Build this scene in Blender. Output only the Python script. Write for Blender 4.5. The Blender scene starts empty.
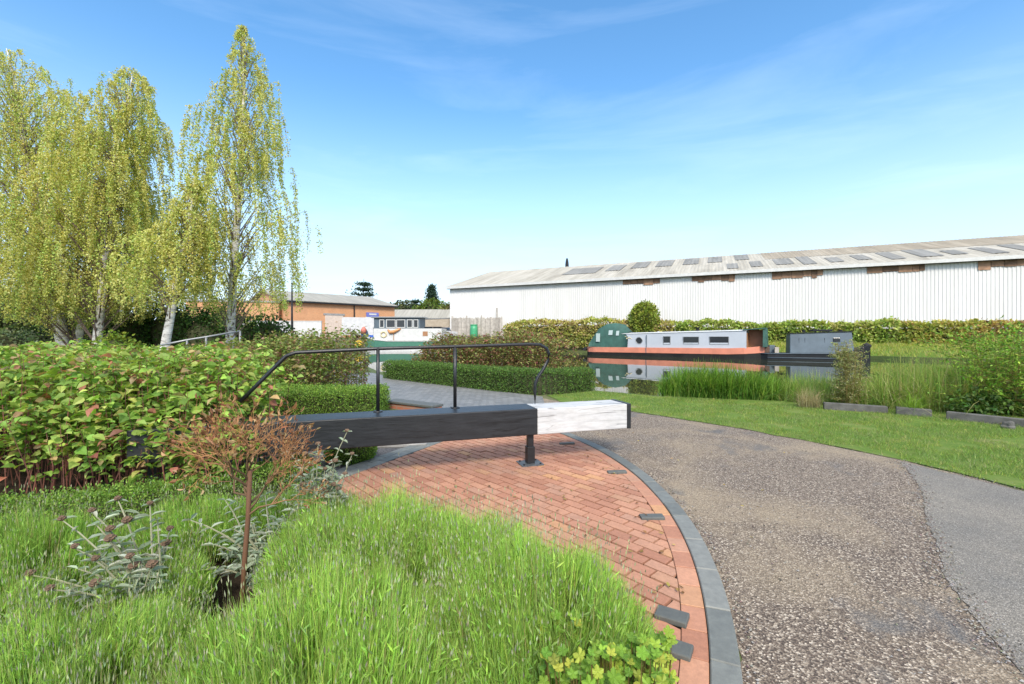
import bpy, bmesh, math, random
import numpy as np
from mathutils import Vector, geometry
R = math.radians
rng = np.random.default_rng(7)
random.seed(7)
C = bpy.context.scene
COL = C.collection

# ------------------------------------------------------------------ camera, sky, sun, exposure
cam_d = bpy.data.cameras.new('camera')
cam = bpy.data.objects.new('camera', cam_d); COL.objects.link(cam)
cam.location = (0, 0, 1.6); cam.rotation_euler = (R(90), 0, 0)
cam_d.sensor_width = 36.0; cam_d.lens = 36.0 * 440 / 1024
cam_d.shift_y = -6 / 1024
cam_d.clip_start = 0.05; cam_d.clip_end = 6000
C.camera = cam

SUN_EL, SUN_AZ = R(42), R(174)          # azimuth of the sun, clockwise from +Y (behind the camera)
world = bpy.data.worlds.new('World'); C.world = world; world.use_nodes = True
wn = world.node_tree; wn.nodes.clear()
w_out = wn.nodes.new('ShaderNodeOutputWorld'); w_bg = wn.nodes.new('ShaderNodeBackground')
sky = wn.nodes.new('ShaderNodeTexSky'); sky.sky_type = 'NISHITA'; sky.sun_disc = False
sky.sun_elevation = SUN_EL; sky.sun_rotation = SUN_AZ; sky.altitude = 0
sky.air_density = 1.0; sky.dust_density = 1.2; sky.ozone_density = 1.6
w_bg.inputs['Strength'].default_value = 0.15
tc = wn.nodes.new('ShaderNodeTexCoord'); mp = wn.nodes.new('ShaderNodeMapping')
mp.inputs['Scale'].default_value = (0.9, 1.6, 7.0); mp.inputs['Rotation'].default_value = (0.10, -0.12, 0.5)
nz = wn.nodes.new('ShaderNodeTexNoise'); nz.inputs['Scale'].default_value = 1.6
nz.inputs['Detail'].default_value = 7; nz.inputs['Roughness'].default_value = 0.58; nz.inputs['Distortion'].default_value = 0.5
rp = wn.nodes.new('ShaderNodeValToRGB')
rp.color_ramp.elements[0].position = 0.52; rp.color_ramp.elements[0].color = (0, 0, 0, 1)
rp.color_ramp.elements[1].position = 0.82; rp.color_ramp.elements[1].color = (0.10, 0.10, 0.10, 1)
mixc = wn.nodes.new('ShaderNodeMix'); mixc.data_type = 'RGBA'
mixc.inputs['B'].default_value = (6.2, 6.8, 7.4, 1)
hs = wn.nodes.new('ShaderNodeHueSaturation'); hs.inputs['Saturation'].default_value = 1.24; hs.inputs['Hue'].default_value = .494
L = wn.links.new
L(tc.outputs['Generated'], mp.inputs['Vector']); L(mp.outputs['Vector'], nz.inputs['Vector'])
L(nz.outputs['Fac'], rp.inputs['Fac']); L(rp.outputs['Color'], mixc.inputs['Factor'])
sx = wn.nodes.new('ShaderNodeSeparateXYZ'); L(tc.outputs['Generated'], sx.inputs[0])
hz = wn.nodes.new('ShaderNodeValToRGB'); hz.color_ramp.interpolation = 'EASE'
hz.color_ramp.elements[0].position = 0.0; hz.color_ramp.elements[0].color = (.85, .85, .85, 1)
hz.color_ramp.elements[1].position = 0.50; hz.color_ramp.elements[1].color = (0, 0, 0, 1)
mixh = wn.nodes.new('ShaderNodeMix'); mixh.data_type = 'RGBA'; mixh.inputs['B'].default_value = (2.9, 3.6, 4.4, 1)
L(sx.outputs['Z'], hz.inputs['Fac']); L(hz.outputs['Color'], mixh.inputs['Factor'])
L(sky.outputs['Color'], hs.inputs['Color']); L(hs.outputs['Color'], mixh.inputs['A']); hc = wn.nodes.new('ShaderNodeValToRGB'); hc.color_ramp.interpolation = 'EASE'      # white added to the sky above the view, lifts and neutralises fill light
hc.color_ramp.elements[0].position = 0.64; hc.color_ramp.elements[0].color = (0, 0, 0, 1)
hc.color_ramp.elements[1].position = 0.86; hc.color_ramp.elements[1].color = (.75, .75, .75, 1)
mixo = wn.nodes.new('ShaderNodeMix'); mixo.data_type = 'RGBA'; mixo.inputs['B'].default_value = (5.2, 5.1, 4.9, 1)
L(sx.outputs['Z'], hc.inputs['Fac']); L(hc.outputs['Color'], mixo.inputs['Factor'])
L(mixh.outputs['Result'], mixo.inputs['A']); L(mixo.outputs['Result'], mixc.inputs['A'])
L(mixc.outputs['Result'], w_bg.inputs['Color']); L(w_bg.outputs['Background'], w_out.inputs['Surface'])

sun_d = bpy.data.lights.new('sun', 'SUN'); sun_d.energy = 2.2; sun_d.angle = R(14); sun_d.color = (1.0, 0.93, 0.82)
sun = bpy.data.objects.new('sun', sun_d); COL.objects.link(sun)
sdir = Vector((math.sin(SUN_AZ) * math.cos(SUN_EL), math.cos(SUN_AZ) * math.cos(SUN_EL), math.sin(SUN_EL)))
sun.rotation_euler = sdir.to_track_quat('Z', 'Y').to_euler(); sun.location = (-6, -10, 30)
C.view_settings.view_transform = 'Standard'; C.view_settings.look = 'None'
C.view_settings.exposure = 1.05; C.view_settings.gamma = 1.0
C.view_settings.use_curve_mapping = False

F, H, CH = 440.0, 336.0, 1.6
def gp(px, py, z=0.0):
    """ground plan position seen at a pixel of the survey photo"""
    d = F * (CH - z) / (py - H); return ((px - 512) / F * d, d)

# ------------------------------------------------------------------ mesh helpers
class G:
    def __init__(s): s.v = []; s.f = {3: [], 4: []}; s.t = []; s.n = 0; s.ng = []
    def add(s, v, f, tint=(1, 1, 1)):
        v = np.asarray(v, dtype=np.float32).reshape(-1, 3); f = np.asarray(f, dtype=np.int64)
        s.v.append(v); s.f[f.shape[1]].append(f + s.n)
        t = np.asarray(tint, dtype=np.float32)
        s.t.append(np.broadcast_to(t, (len(v), 3)) if t.ndim < 2 else t)
        s.n += len(v); return s
    def ngon(s, v, tint=(1, 1, 1)):
        v = np.asarray(v, dtype=np.float32); s.v.append(v); s.ng.append(np.arange(len(v)) + s.n)
        s.t.append(np.broadcast_to(np.asarray(tint, dtype=np.float32), (len(v), 3))); s.n += len(v)
    def box(s, x0, x1, y0, y1, z0, z1, tint=(1, 1, 1), m=None):
        v = np.array([(x, y, z) for z in (z0, z1) for x, y in ((x0, y0), (x1, y0), (x1, y1), (x0, y1))], float)
        if m is not None: v = v @ np.asarray(m[0]).T + np.asarray(m[1])
        s.add(v, [(3, 2, 1, 0), (4, 5, 6, 7), (0, 1, 5, 4), (1, 2, 6, 5), (2, 3, 7, 6), (3, 0, 4, 7)], tint); return s
    def prism(s, poly, z0, z1, tint=(1, 1, 1)):
        p = np.asarray(poly, float); n = len(p)
        b = np.c_[p, np.full(n, z0)]; t = np.c_[p, np.full(n, z1)]
        s.add(np.r_[b, t], [(i, (i + 1) % n, n + (i + 1) % n, n + i) for i in range(n)], tint)
        s.ngon(t, tint); s.ngon(b[::-1], tint); return s
    def extr(s, prof, axis0, axis1, tint=(1, 1, 1)):
        """profile of (y,z) pairs swept from x=axis0 to axis1, capped"""
        p = np.asarray(prof, float); n = len(p)
        a = np.c_[np.full(n, axis0), p]; b = np.c_[np.full(n, axis1), p]
        s.add(np.r_[a, b], [(i, (i + 1) % n, n + (i + 1) % n, n + i) for i in range(n)], tint)
        s.ngon(a[::-1], tint); s.ngon(b, tint); return s
    def tube(s, pts, rad, k=6, tint=(1, 1, 1), cap=True):
        p = np.asarray(pts, float); n = len(p); rad = np.broadcast_to(np.asarray(rad, float), (n,))
        d = np.gradient(p, axis=0); d /= np.linalg.norm(d, axis=1)[:, None] + 1e-9
        ref = np.array([0, 0, 1.0]) if abs(d[:, 2]).mean() < .8 else np.array([1.0, 0, 0])
        u = np.cross(d, ref); u /= np.linalg.norm(u, axis=1)[:, None] + 1e-9; w = np.cross(d, u)
        a = np.arange(k) * 2 * np.pi / k
        ring = p[:, None] + rad[:, None, None] * (np.cos(a)[None, :, None] * u[:, None] + np.sin(a)[None, :, None] * w[:, None])
        i = np.arange(n - 1)[:, None] * k; j = np.arange(k)[None]; j2 = (j + 1) % k
        f = np.stack([i + j, i + j2, i + k + j2, i + k + j], -1).reshape(-1, 4)
        s.add(ring.reshape(-1, 3), f, tint)
        if cap: s.ngon(ring[-1], tint); s.ngon(ring[0][::-1], tint)
        return s
    def build(s, name, mat, parent=None, smooth=False):
        me = bpy.data.meshes.new(name)
        v = np.concatenate(s.v); me.vertices.add(len(v)); me.vertices.foreach_set('co', v.ravel())
        li, tot = [], []
        for k in (3, 4):
            if s.f[k]:
                a = np.concatenate(s.f[k]); li.append(a.ravel()); tot.append(np.full(len(a), k))
        for a in s.ng: li.append(a); tot.append(np.array([len(a)]))
        li = np.concatenate(li); tot = np.concatenate(tot)
        me.loops.add(len(li)); me.loops.foreach_set('vertex_index', li.astype(np.int32))
        me.polygons.add(len(tot)); me.polygons.foreach_set('loop_start', np.r_[0, np.cumsum(tot)[:-1]].astype(np.int32))
        me.polygons.foreach_set('use_smooth', np.full(len(tot), bool(smooth)))
        at = me.attributes.new('tint', 'FLOAT_COLOR', 'POINT')
        at.data.foreach_set('color', np.c_[np.concatenate(s.t), np.ones(len(v))].astype(np.float32).ravel())
        me.update(calc_edges=True); me.validate()
        if s.ng:
            bm = bmesh.new(); bm.from_mesh(me); bmesh.ops.remove_doubles(bm, verts=bm.verts, dist=1e-5); bm.to_mesh(me); bm.free()
        me.materials.append(mat)
        o = bpy.data.objects.new(name, me); COL.objects.link(o)
        if parent: o.parent = parent
        return o
def bevel(o, w, seg=2):
    m = o.modifiers.new('Bevel', 'BEVEL'); m.width = w; m.segments = seg; m.limit_method = 'ANGLE'; m.angle_limit = R(40); return o

def tag(o, label, cat, group=None, kind=None):
    o['label'] = label; o['category'] = cat
    if group: o['group'] = group
    if kind: o['kind'] = kind
    return o
def thing(name, label, cat, loc=(0, 0, 0), rz=0.0, group=None):
    o = bpy.data.objects.new(name, None); COL.objects.link(o)
    o.location = loc; o.rotation_euler = (0, 0, rz); o.empty_display_size = .2
    return tag(o, label, cat, group)
def struct(o, label=None, cat=None):
    o['kind'] = 'structure'
    if label: o['label'] = label
    if cat: o['category'] = cat
    return o

# ------------------------------------------------------------------ materials
def newmat(name):
    m = bpy.data.materials.new(name); m.use_nodes = True; nt = m.node_tree
    return m, nt, nt.nodes['Principled BSDF'], nt.nodes['Material Output']
def node(nt, t, **kw):
    n = nt.nodes.new(t)
    for k, v in kw.items():
        if k in n.inputs: n.inputs[k].default_value = v
        else: setattr(n, k, v)
    return n
def ramp(nt, stops, fac):
    r = nt.nodes.new('ShaderNodeValToRGB'); e = r.color_ramp.elements
    while len(e) < len(stops): e.new(0.5)
    for i, (p, c) in enumerate(stops): e[i].position = p; e[i].color = (*c, 1) if len(c) == 3 else c
    nt.links.new(fac, r.inputs['Fac']); return r.outputs['Color']
def mixrgb(nt, fac, a, b, blend='MIX'):
    m = nt.nodes.new('ShaderNodeMix'); m.data_type = 'RGBA'; m.blend_type = blend
    for key, val in (('Factor', fac), ('A', a), ('B', b)):
        if hasattr(val, 'is_linked') or isinstance(val, bpy.types.NodeSocket): nt.links.new(val, m.inputs[key])
        elif key == 'Factor': m.inputs[key].default_value = val
        else: m.inputs[key].default_value = (*val, 1)
    return m.outputs['Result']
def coords(nt, scale=(1, 1, 1), kind='Object', rot=(0, 0, 0)):
    t = nt.nodes.new('ShaderNodeTexCoord'); m = nt.nodes.new('ShaderNodeMapping')
    m.inputs['Scale'].default_value = scale; m.inputs['Rotation'].default_value = rot
    nt.links.new(t.outputs[kind], m.inputs['Vector']); return m.outputs['Vector']
def noise(nt, vec, scale, detail=5, rough=.6, dist=0):
    n = node(nt, 'ShaderNodeTexNoise', Scale=scale, Detail=detail, Roughness=rough, Distortion=dist)
    nt.links.new(vec, n.inputs['Vector']); return n.outputs['Fac']
def bump(nt, h, bs, strength=.3, dist=.01):
    b = node(nt, 'ShaderNodeBump', Strength=strength, Distance=dist)
    nt.links.new(h, b.inputs['Height']); nt.links.new(b.outputs['Normal'], bs.inputs['Normal']); return b

def plain(name, col, rough=.6, metal=0.0, var=.12, vs=3.0, bmp=.15, bs=40, tint=False, spec=.5):
    m, nt, b, o = newmat(name); v = coords(nt)
    c = ramp(nt, [(.3, [x * (1 - var) for x in col]), (.7, [min(1, x * (1 + var)) for x in col])], noise(nt, v, vs, 6))
    if tint:
        a = node(nt, 'ShaderNodeAttribute', attribute_name='tint'); c = mixrgb(nt, 1.0, c, a.outputs['Color'], 'MULTIPLY')
    nt.links.new(c, b.inputs['Base Color']); b.inputs['Roughness'].default_value = rough; b.inputs['Metallic'].default_value = metal
    b.inputs['Specular IOR Level'].default_value = spec
    if bmp: bump(nt, noise(nt, v, bs, 4), b, bmp, .01)
    return m
def leafmat(name, col, trans=.38, rough=.5, spec=.3):
    m, nt, b, o = newmat(name)
    a = node(nt, 'ShaderNodeAttribute', attribute_name='tint')
    c = mixrgb(nt, 1.0, col, a.outputs['Color'], 'MULTIPLY')
    nt.links.new(c, b.inputs['Base Color']); b.inputs['Roughness'].default_value = rough; b.inputs['Specular IOR Level'].default_value = spec
    if trans:
        tr = node(nt, 'ShaderNodeBsdfTranslucent'); mx = nt.nodes.new('ShaderNodeMixShader'); mx.inputs[0].default_value = trans
        g = mixrgb(nt, 1.0, c, (1.25, 1.2, .6), 'MULTIPLY'); nt.links.new(g, tr.inputs['Color'])
        nt.links.new(b.outputs[0], mx.inputs[1]); nt.links.new(tr.outputs[0], mx.inputs[2]); nt.links.new(mx.outputs[0], o.inputs['Surface'])
    return m
def isle(nt, stops):
    g = nt.nodes.new('ShaderNodeNewGeometry'); return ramp(nt, stops, g.outputs['Random Per Island'])

def m_brick_pavers():
    m, nt, b, o = newmat('red_paver'); v = coords(nt)
    c = isle(nt, [(0, (.36, .17, .105)), (.3, (.43, .215, .135)), (.6, (.48, .255, .16)), (.85, (.41, .23, .155)), (1, (.52, .285, .14))])
    c = mixrgb(nt, .45, c, ramp(nt, [(.3, (.5, .45, .42)), (.7, (1.15, 1.1, 1.08))], noise(nt, v, 1.1, 7, .65)), 'MULTIPLY')
    c = mixrgb(nt, .35, c, ramp(nt, [(.35, (.55, .5, .5)), (.65, (1.2, 1.15, 1.15))], noise(nt, v, 45, 6, .7)), 'MULTIPLY')
    nt.links.new(c, b.inputs['Base Color']); b.inputs['Roughness'].default_value = .75
    bump(nt, noise(nt, v, 120, 5, .7), b, .35, .004); return m
def m_blue_brick(name='blue_brick', k=1.0):
    m, nt, b, o = newmat(name); v = coords(nt)
    c = isle(nt, [(0, (.105 * k, .112 * k, .105 * k)), (.5, (.155 * k, .165 * k, .155 * k)), (1, (.20 * k, .205 * k, .19 * k))])
    c = mixrgb(nt, .5, c, ramp(nt, [(.35, (.6, .6, .6)), (.7, (1.25, 1.25, 1.2))], noise(nt, v, 18, 7, .7)), 'MULTIPLY')
    nt.links.new(c, b.inputs['Base Color']); b.inputs['Roughness'].default_value = .62
    bump(nt, noise(nt, v, 90, 5, .7), b, .3, .004); return m
def m_gravel_path():
    m, nt, b, o = newmat('worn_gravel_tarmac'); v = coords(nt)
    vo = node(nt, 'ShaderNodeTexVoronoi', Scale=105.0); nt.links.new(v, vo.inputs['Vector'])
    sep = nt.nodes.new('ShaderNodeSeparateColor'); nt.links.new(vo.outputs['Color'], sep.inputs[0])
    chips = ramp(nt, [(0, (.055, .040, .030)), (.35, (.108, .080, .060)), (.62, (.17, .132, .098)), (.85, (.28, .23, .175)), (1, (.52, .45, .36))], sep.outputs[0])
    vo2 = node(nt, 'ShaderNodeTexVoronoi', Scale=160.0); nt.links.new(v, vo2.inputs['Vector'])
    sep2 = nt.nodes.new('ShaderNodeSeparateColor'); nt.links.new(vo2.outputs['Color'], sep2.inputs[0])
    fine = ramp(nt, [(0, (.15, .112, .07)), (.6, (.28, .22, .145)), (1, (.48, .395, .28))], sep2.outputs[0])
    n1 = noise(nt, v, .75, 8, .62, .6)
    patch = ramp(nt, [(.47, (0, 0, 0)), (.64, (.7, .7, .7))], n1)
    c = mixrgb(nt, patch, chips, fine)
    tar = ramp(nt, [(.56, (0, 0, 0)), (.66, (.8, .8, .8))], noise(nt, coords(nt, (1, 1, 1), 'Object', (0, 0, 1.2)), 1.15, 7, .65, .4))
    tarc = ramp(nt, [(0, (.055, .055, .056)), (1, (.15, .145, .14))], sep2.outputs[1])
    c = mixrgb(nt, tar, c, tarc)
    nt.links.new(c, b.inputs['Base Color']); b.inputs['Roughness'].default_value = .85
    bump(nt, vo.outputs['Distance'], b, .55, .01); return m
def m_asphalt():
    m, nt, b, o = newmat('grey_asphalt'); v = coords(nt)
    vo = node(nt, 'ShaderNodeTexVoronoi', Scale=190.0); nt.links.new(v, vo.inputs['Vector'])
    sep = nt.nodes.new('ShaderNodeSeparateColor'); nt.links.new(vo.outputs['Color'], sep.inputs[0])
    c = ramp(nt, [(0, (.095, .087, .074)), (.6, (.18, .165, .14)), (.9, (.26, .238, .205)), (1, (.40, .37, .32))], sep.outputs[0])
    c = mixrgb(nt, .6, c, ramp(nt, [(.35, (.72, .74, .78)), (.65, (1.15, 1.12, 1.08))], noise(nt, v, 1.3, 7, .6)), 'MULTIPLY')
    nt.links.new(c, b.inputs['Base Color']); b.inputs['Roughness'].default_value = .8
    bump(nt, vo.outputs['Distance'], b, .4, .006); return m
def m_setts():
    m, nt, b, o = newmat('blue_grey_setts'); v = coords(nt, (1, 1, 1), 'Object', (0, 0, .75))
    br = node(nt, 'ShaderNodeTexBrick', Scale=1.0, Color1=(.165, .172, .175, 1), Color2=(.225, .23, .23, 1), Mortar=(.07, .07, .07, 1))
    br.inputs['Brick Width'].default_value = .24; br.inputs['Row Height'].default_value = .12; br.inputs['Mortar Size'].default_value = .008
    nt.links.new(v, br.inputs['Vector'])
    c = mixrgb(nt, .5, br.outputs['Color'], ramp(nt, [(.3, (.7, .7, .7)), (.7, (1.2, 1.2, 1.2))], noise(nt, v, 2.5, 7)), 'MULTIPLY')
    nt.links.new(c, b.inputs['Base Color']); b.inputs['Roughness'].default_value = .6
    bump(nt, br.outputs['Fac'], b, -.4, .006); return m
def m_soil(name, a, c_, sc=9):
    m, nt, b, o = newmat(name); v = coords(nt)
    c = ramp(nt, [(.3, a), (.7, c_)], noise(nt, v, sc, 9, .7)); nt.links.new(c, b.inputs['Base Color'])
    b.inputs['Roughness'].default_value = .95; b.inputs['Specular IOR Level'].default_value = .1
    bump(nt, noise(nt, v, sc * 4, 6, .7), b, .8, .03); return m
def m_lawn():
    m, nt, b, o = newmat('lawn_turf'); v = coords(nt)
    c = ramp(nt, [(.3, (.07, .13, .02)), (.5, (.11, .18, .035)), (.72, (.20, .22, .075))], noise(nt, v, 1.6, 9, .7))
    c = mixrgb(nt, ramp(nt, [(.60, (0, 0, 0)), (.72, (.8, .8, .8))], noise(nt, coords(nt, (1, 1.6, 1)), .9, 7, .6)), c, (.27, .22, .12))
    nt.links.new(c, b.inputs['Base Color']); b.inputs['Roughness'].default_value = .9; b.inputs['Specular IOR Level'].default_value = .1
    bump(nt, noise(nt, v, 60, 5, .7), b, .7, .02); return m
def m_ground():
    m, nt, b, o = newmat('open_ground'); v = coords(nt)
    c = ramp(nt, [(.35, (.05, .085, .02)), (.55, (.09, .11, .035)), (.7, (.15, .13, .07))], noise(nt, v, .25, 9, .65))
    nt.links.new(c, b.inputs['Base Color']); b.inputs['Roughness'].default_value = .95; bump(nt, noise(nt, v, 12, 6), b, .5, .03); return m
def m_water():
    m, nt, b, o = newmat('canal_water'); v = coords(nt, (1, 1, 1))
    b.inputs['Base Color'].default_value = (.035, .04, .022, 1); b.inputs['Roughness'].default_value = .015; b.inputs['IOR'].default_value = 1.33
    b.inputs['Specular IOR Level'].default_value = .5
    bump(nt, noise(nt, v, 1.4, 3, .5), b, .025, .04); return m
def m_wood_paint(name, col, col2, crack=(.03, .03, .03), amt=.35, rough=.45):
    m, nt, b, o = newmat(name); v = coords(nt, (1.0, 9, 9))
    g = noise(nt, v, 2.2, 9, .68, 1.2)
    c = ramp(nt, [(.35, col), (.65, col2)], g)
    w = noise(nt, coords(nt, (.45, 4, 6)), 1.7, 2, .4, 1.3)
    mth = node(nt, 'ShaderNodeMath', operation='SUBTRACT'); nt.links.new(w, mth.inputs[0]); mth.inputs[1].default_value = .5
    ab = node(nt, 'ShaderNodeMath', operation='ABSOLUTE'); nt.links.new(mth.outputs[0], ab.inputs[0])
    ck = ramp(nt, [(.0, (1, 1, 1)), (.026, (0, 0, 0))], ab.outputs[0])
    msk = ramp(nt, [(.40, (0, 0, 0)), (.52, (amt, amt, amt))], noise(nt, coords(nt), 1.7, 4))
    c = mixrgb(nt, mixrgb(nt, 1.0, ck, msk, 'MULTIPLY'), c, crack)
    dirt = ramp(nt, [(.42, (1, 1, 1)), (.75, (.72, .70, .66))], noise(nt, coords(nt, (1, 3, 3)), 5, 7, .7))
    c = mixrgb(nt, .7, c, dirt, 'MULTIPLY')
    nt.links.new(c, b.inputs['Base Color']); b.inputs['Roughness'].default_value = rough
    bump(nt, g, b, .35, .006); return m
def m_wallbrick(name, c1, c2, mort, w=.225, h=.075):
    m, nt, b, o = newmat(name)
    t = nt.nodes.new('ShaderNodeTexCoord'); sx = nt.nodes.new('ShaderNodeSeparateXYZ'); nt.links.new(t.outputs['Object'], sx.inputs[0])
    ad = node(nt, 'ShaderNodeMath', operation='ADD'); nt.links.new(sx.outputs[0], ad.inputs[0]); nt.links.new(sx.outputs[1], ad.inputs[1])
    cb = nt.nodes.new('ShaderNodeCombineXYZ'); nt.links.new(ad.outputs[0], cb.inputs[0]); nt.links.new(sx.outputs[2], cb.inputs[1])
    br = node(nt, 'ShaderNodeTexBrick', Scale=1.0, Color1=(*c1, 1), Color2=(*c2, 1), Mortar=(*mort, 1))
    br.inputs['Brick Width'].default_value = w; br.inputs['Row Height'].default_value = h; br.inputs['Mortar Size'].default_value = .01
    nt.links.new(cb.outputs[0], br.inputs['Vector'])
    c = mixrgb(nt, .6, br.outputs['Color'], ramp(nt, [(.3, (.75, .72, .7)), (.7, (1.15, 1.15, 1.1))], noise(nt, t.outputs['Object'], .5, 8, .65)), 'MULTIPLY')
    nt.links.new(c, b.inputs['Base Color']); b.inputs['Roughness'].default_value = .85; return m
def m_bark():
    m, nt, b, o = newmat('birch_bark'); v = coords(nt, (1, 1, 2.2))
    c = ramp(nt, [(.37, (.07, .055, .045)), (.45, (.56, .53, .48)), (.72, (.76, .73, .68))], noise(nt, v, 3.2, 9, .72, .4))
    band = ramp(nt, [(.36, (.22, .2, .18)), (.44, (1, 1, 1))], noise(nt, coords(nt, (2, 2, 12)), 1.6, 5, .6))
    c = mixrgb(nt, .8, c, band, 'MULTIPLY')
    nt.links.new(c, b.inputs['Base Color']); b.inputs['Roughness'].default_value = .75; bump(nt, noise(nt, v, 12, 5), b, .5, .02); return m
def m_cladding():
    m, nt, b, o = newmat('white_cladding'); v = coords(nt, (1, 1, .25))
    c = ramp(nt, [(.3, (.57, .565, .545)), (.6, (.64, .635, .615))], noise(nt, v, .35, 8, .65))
    c = mixrgb(nt, .35, c, ramp(nt, [(.4, (1, 1, 1)), (.8, (.80, .78, .72))], noise(nt, coords(nt, (3, 3, .12)), 1.2, 6, .6)), 'MULTIPLY')
    nt.links.new(c, b.inputs['Base Color']); b.inputs['Roughness'].default_value = .55; return m
def m_roof(name, cols, sc=(.12, .9, .9)):
    m, nt, b, o = newmat(name); v = coords(nt, sc)
    c = ramp(nt, cols, noise(nt, coords(nt, (.55, .10, .10)), 1.0, 9, .7, .3))
    c = mixrgb(nt, .5, c, ramp(nt, [(.35, (.6, .58, .52)), (.65, (1.2, 1.18, 1.12))], noise(nt, coords(nt, (2.2, .12, .12)), 1.0, 7, .65)), 'MULTIPLY')
    nt.links.new(c, b.inputs['Base Color']); b.inputs['Roughness'].default_value = .8; return m
def m_glass(name='dark_glass', col=(.03, .035, .04)):
    m, nt, b, o = newmat(name); b.inputs['Base Color'].default_value = (*col, 1); b.inputs['Roughness'].default_value = .06; return m

M = dict(
    paver=m_brick_pavers(), blue=m_blue_brick(), kick=m_blue_brick('dark_blue_brick', .7), gravel=m_gravel_path(), asphalt=m_asphalt(), setts=m_setts(),
    soil=m_soil('bed_soil', (.025, .018, .012), (.075, .055, .038)), joint=m_soil('joint_sand', (.05, .04, .03), (.12, .095, .07), 30),
    pit=m_soil('dark_gravel', (.06, .06, .065), (.20, .20, .21), 38),
    lawn=m_lawn(), ground=m_ground(), water=m_water(),
    black=m_wood_paint('black_beam_paint', (.010, .011, .013), (.022, .024, .027), (.003, .003, .003), .8, .42),
    white=m_wood_paint('white_beam_paint', (.44, .44, .44), (.56, .56, .55), (.05, .045, .04), .95, .5),
    iron=plain('black_iron_paint', (.012, .013, .015), .4, .0, .3, 6, .2, 60),
    plate=plain('galvanised_plate', (.10, .11, .115), .5, .3, .25, 14, .2, 60),
    galv=plain('galvanised_rail', (.27, .28, .28), .45, .6, .15, 8),
    bark=m_bark(), twig=plain('birch_twig', (.10, .065, .05), .8, tint=True), clad=m_cladding(),
    roofl=m_roof('old_cement_roof', [(.25, (.22, .20, .165)), (.5, (.38, .36, .31)), (.75, (.46, .44, .40))]),
    rlight=m_roof('roof_light_sheet', [(.25, (.13, .13, .125)), (.6, (.24, .24, .23)), (.8, (.36, .355, .33))]),
    rbrown=m_roof('weathered_roof_sheet', [(.25, (.19, .16, .12)), (.55, (.31, .27, .21)), (.8, (.42, .39, .33))]),
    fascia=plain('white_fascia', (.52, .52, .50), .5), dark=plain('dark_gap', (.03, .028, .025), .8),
    board=plain('bare_brown_board', (.24, .14, .085), .85, 0, .35, 2.5, tint=True),
    brickw=m_wallbrick('orange_brick_wall', (.50, .215, .085), (.60, .27, .12), (.45, .33, .22)),
    stonew=m_wallbrick('tan_wall', (.45, .36, .26), (.52, .43, .32), (.4, .34, .27), .45, .2),
    pitw=m_wallbrick('red_brick_wall', (.34, .12, .07), (.42, .17, .10), (.25, .18, .14)),
    groof=m_roof('grey_sheet_roof', [(.25, (.24, .23, .20)), (.6, (.33, .32, .285)), (.8, (.40, .38, .34))]),
    glass=m_glass(), beige=plain('beige_door', (.55, .45, .37), .6), bluep=plain('blue_sign_paint', (.05, .14, .50), .45),
    purple=plain('violet_blue_paint', (.13, .15, .42), .5), whitep=plain('white_paint', (.52, .52, .50), .5),
    orange=plain('orange_boat_paint', (.55, .20, .125), .5, 0, .15, 1.5), hullb=plain('black_hull', (.014, .013, .012), .65, 0, .4, 1.2, spec=.25),
    boatg=plain('grey_boat_paint', (.38, .41, .445), .5, 0, .07, .8), slate=plain('slate_boat_paint', (.085, .115, .14), .55, 0, .2, 1.1),
    slated=plain('dark_slate_boat_paint', (.013, .015, .018), .6, 0, .3, 1.5, spec=.25),
    boatroof=plain('pale_boat_roof', (.48, .50, .50), .6), canvas=plain('green_canvas', (.032, .095, .075), .75, 0, .25, 2.5, .5, 5),
    canvasw=m_glass('clear_canvas_window', (.35, .42, .40)), wood=plain('varnished_brown_wood', (.30, .15, .07), .5),
    cream=plain('cream_scrollwork', (.62, .52, .30), .5), greenp=plain('green_boat_paint', (.055, .17, .115), .45),
    greenbin=plain('green_plastic', (.05, .30, .14), .45), concrete=plain('old_concrete', (.095, .092, .085), .9, 0, .35, 5, .8, 22),
    conc2=plain('pale_concrete', (.26, .255, .245), .9, 0, .3, 5, .6, 22),
    carb=plain('dark_car_paint', (.05, .06, .08), .3), cars=plain('silver_car_paint', (.42, .45, .48), .3), carw=plain('white_car_paint', (.48, .48, .48), .35),
    tyre=plain('tyre_rubber', (.02, .02, .02), .85), yellow=plain('yellow_plastic', (.75, .48, .04), .5), orangep=plain('orange_plastic', (.52, .24, .09), .5),
    redp=plain('faded_red_paint', (.52, .16, .12), .6), bluecloth=plain('blue_tarpaulin', (.07, .13, .20), .8), timber=plain('grey_fence_timber', (.40, .36, .31), .85, 0, .3, 3, tint=True),
    rust=plain('rusty_steel', (.11, .065, .045), .75, .3, .4, 6),
    stemr=plain('red_brown_stem', (.15, .055, .035), .7, tint=True), dryt=plain('dry_orange_twig', (.34, .185, .08), .8, tint=True),
    trunk=plain('dark_trunk', (.09, .07, .05), .9, 0, .3, 6, .7, 14), seed=plain('brown_seed_head', (.15, .095, .06), .95, 0, .4, 60, .9, 140),
    leaf=leafmat('leaf', (1, 1, 1), .4), leafm=leafmat('matt_leaf', (1, 1, 1), .3, .75, .15), core=plain('inner_twigs', (.05, .055, .028), .95, 0, .4, 8, .8, 20, spec=.1),
)

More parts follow.
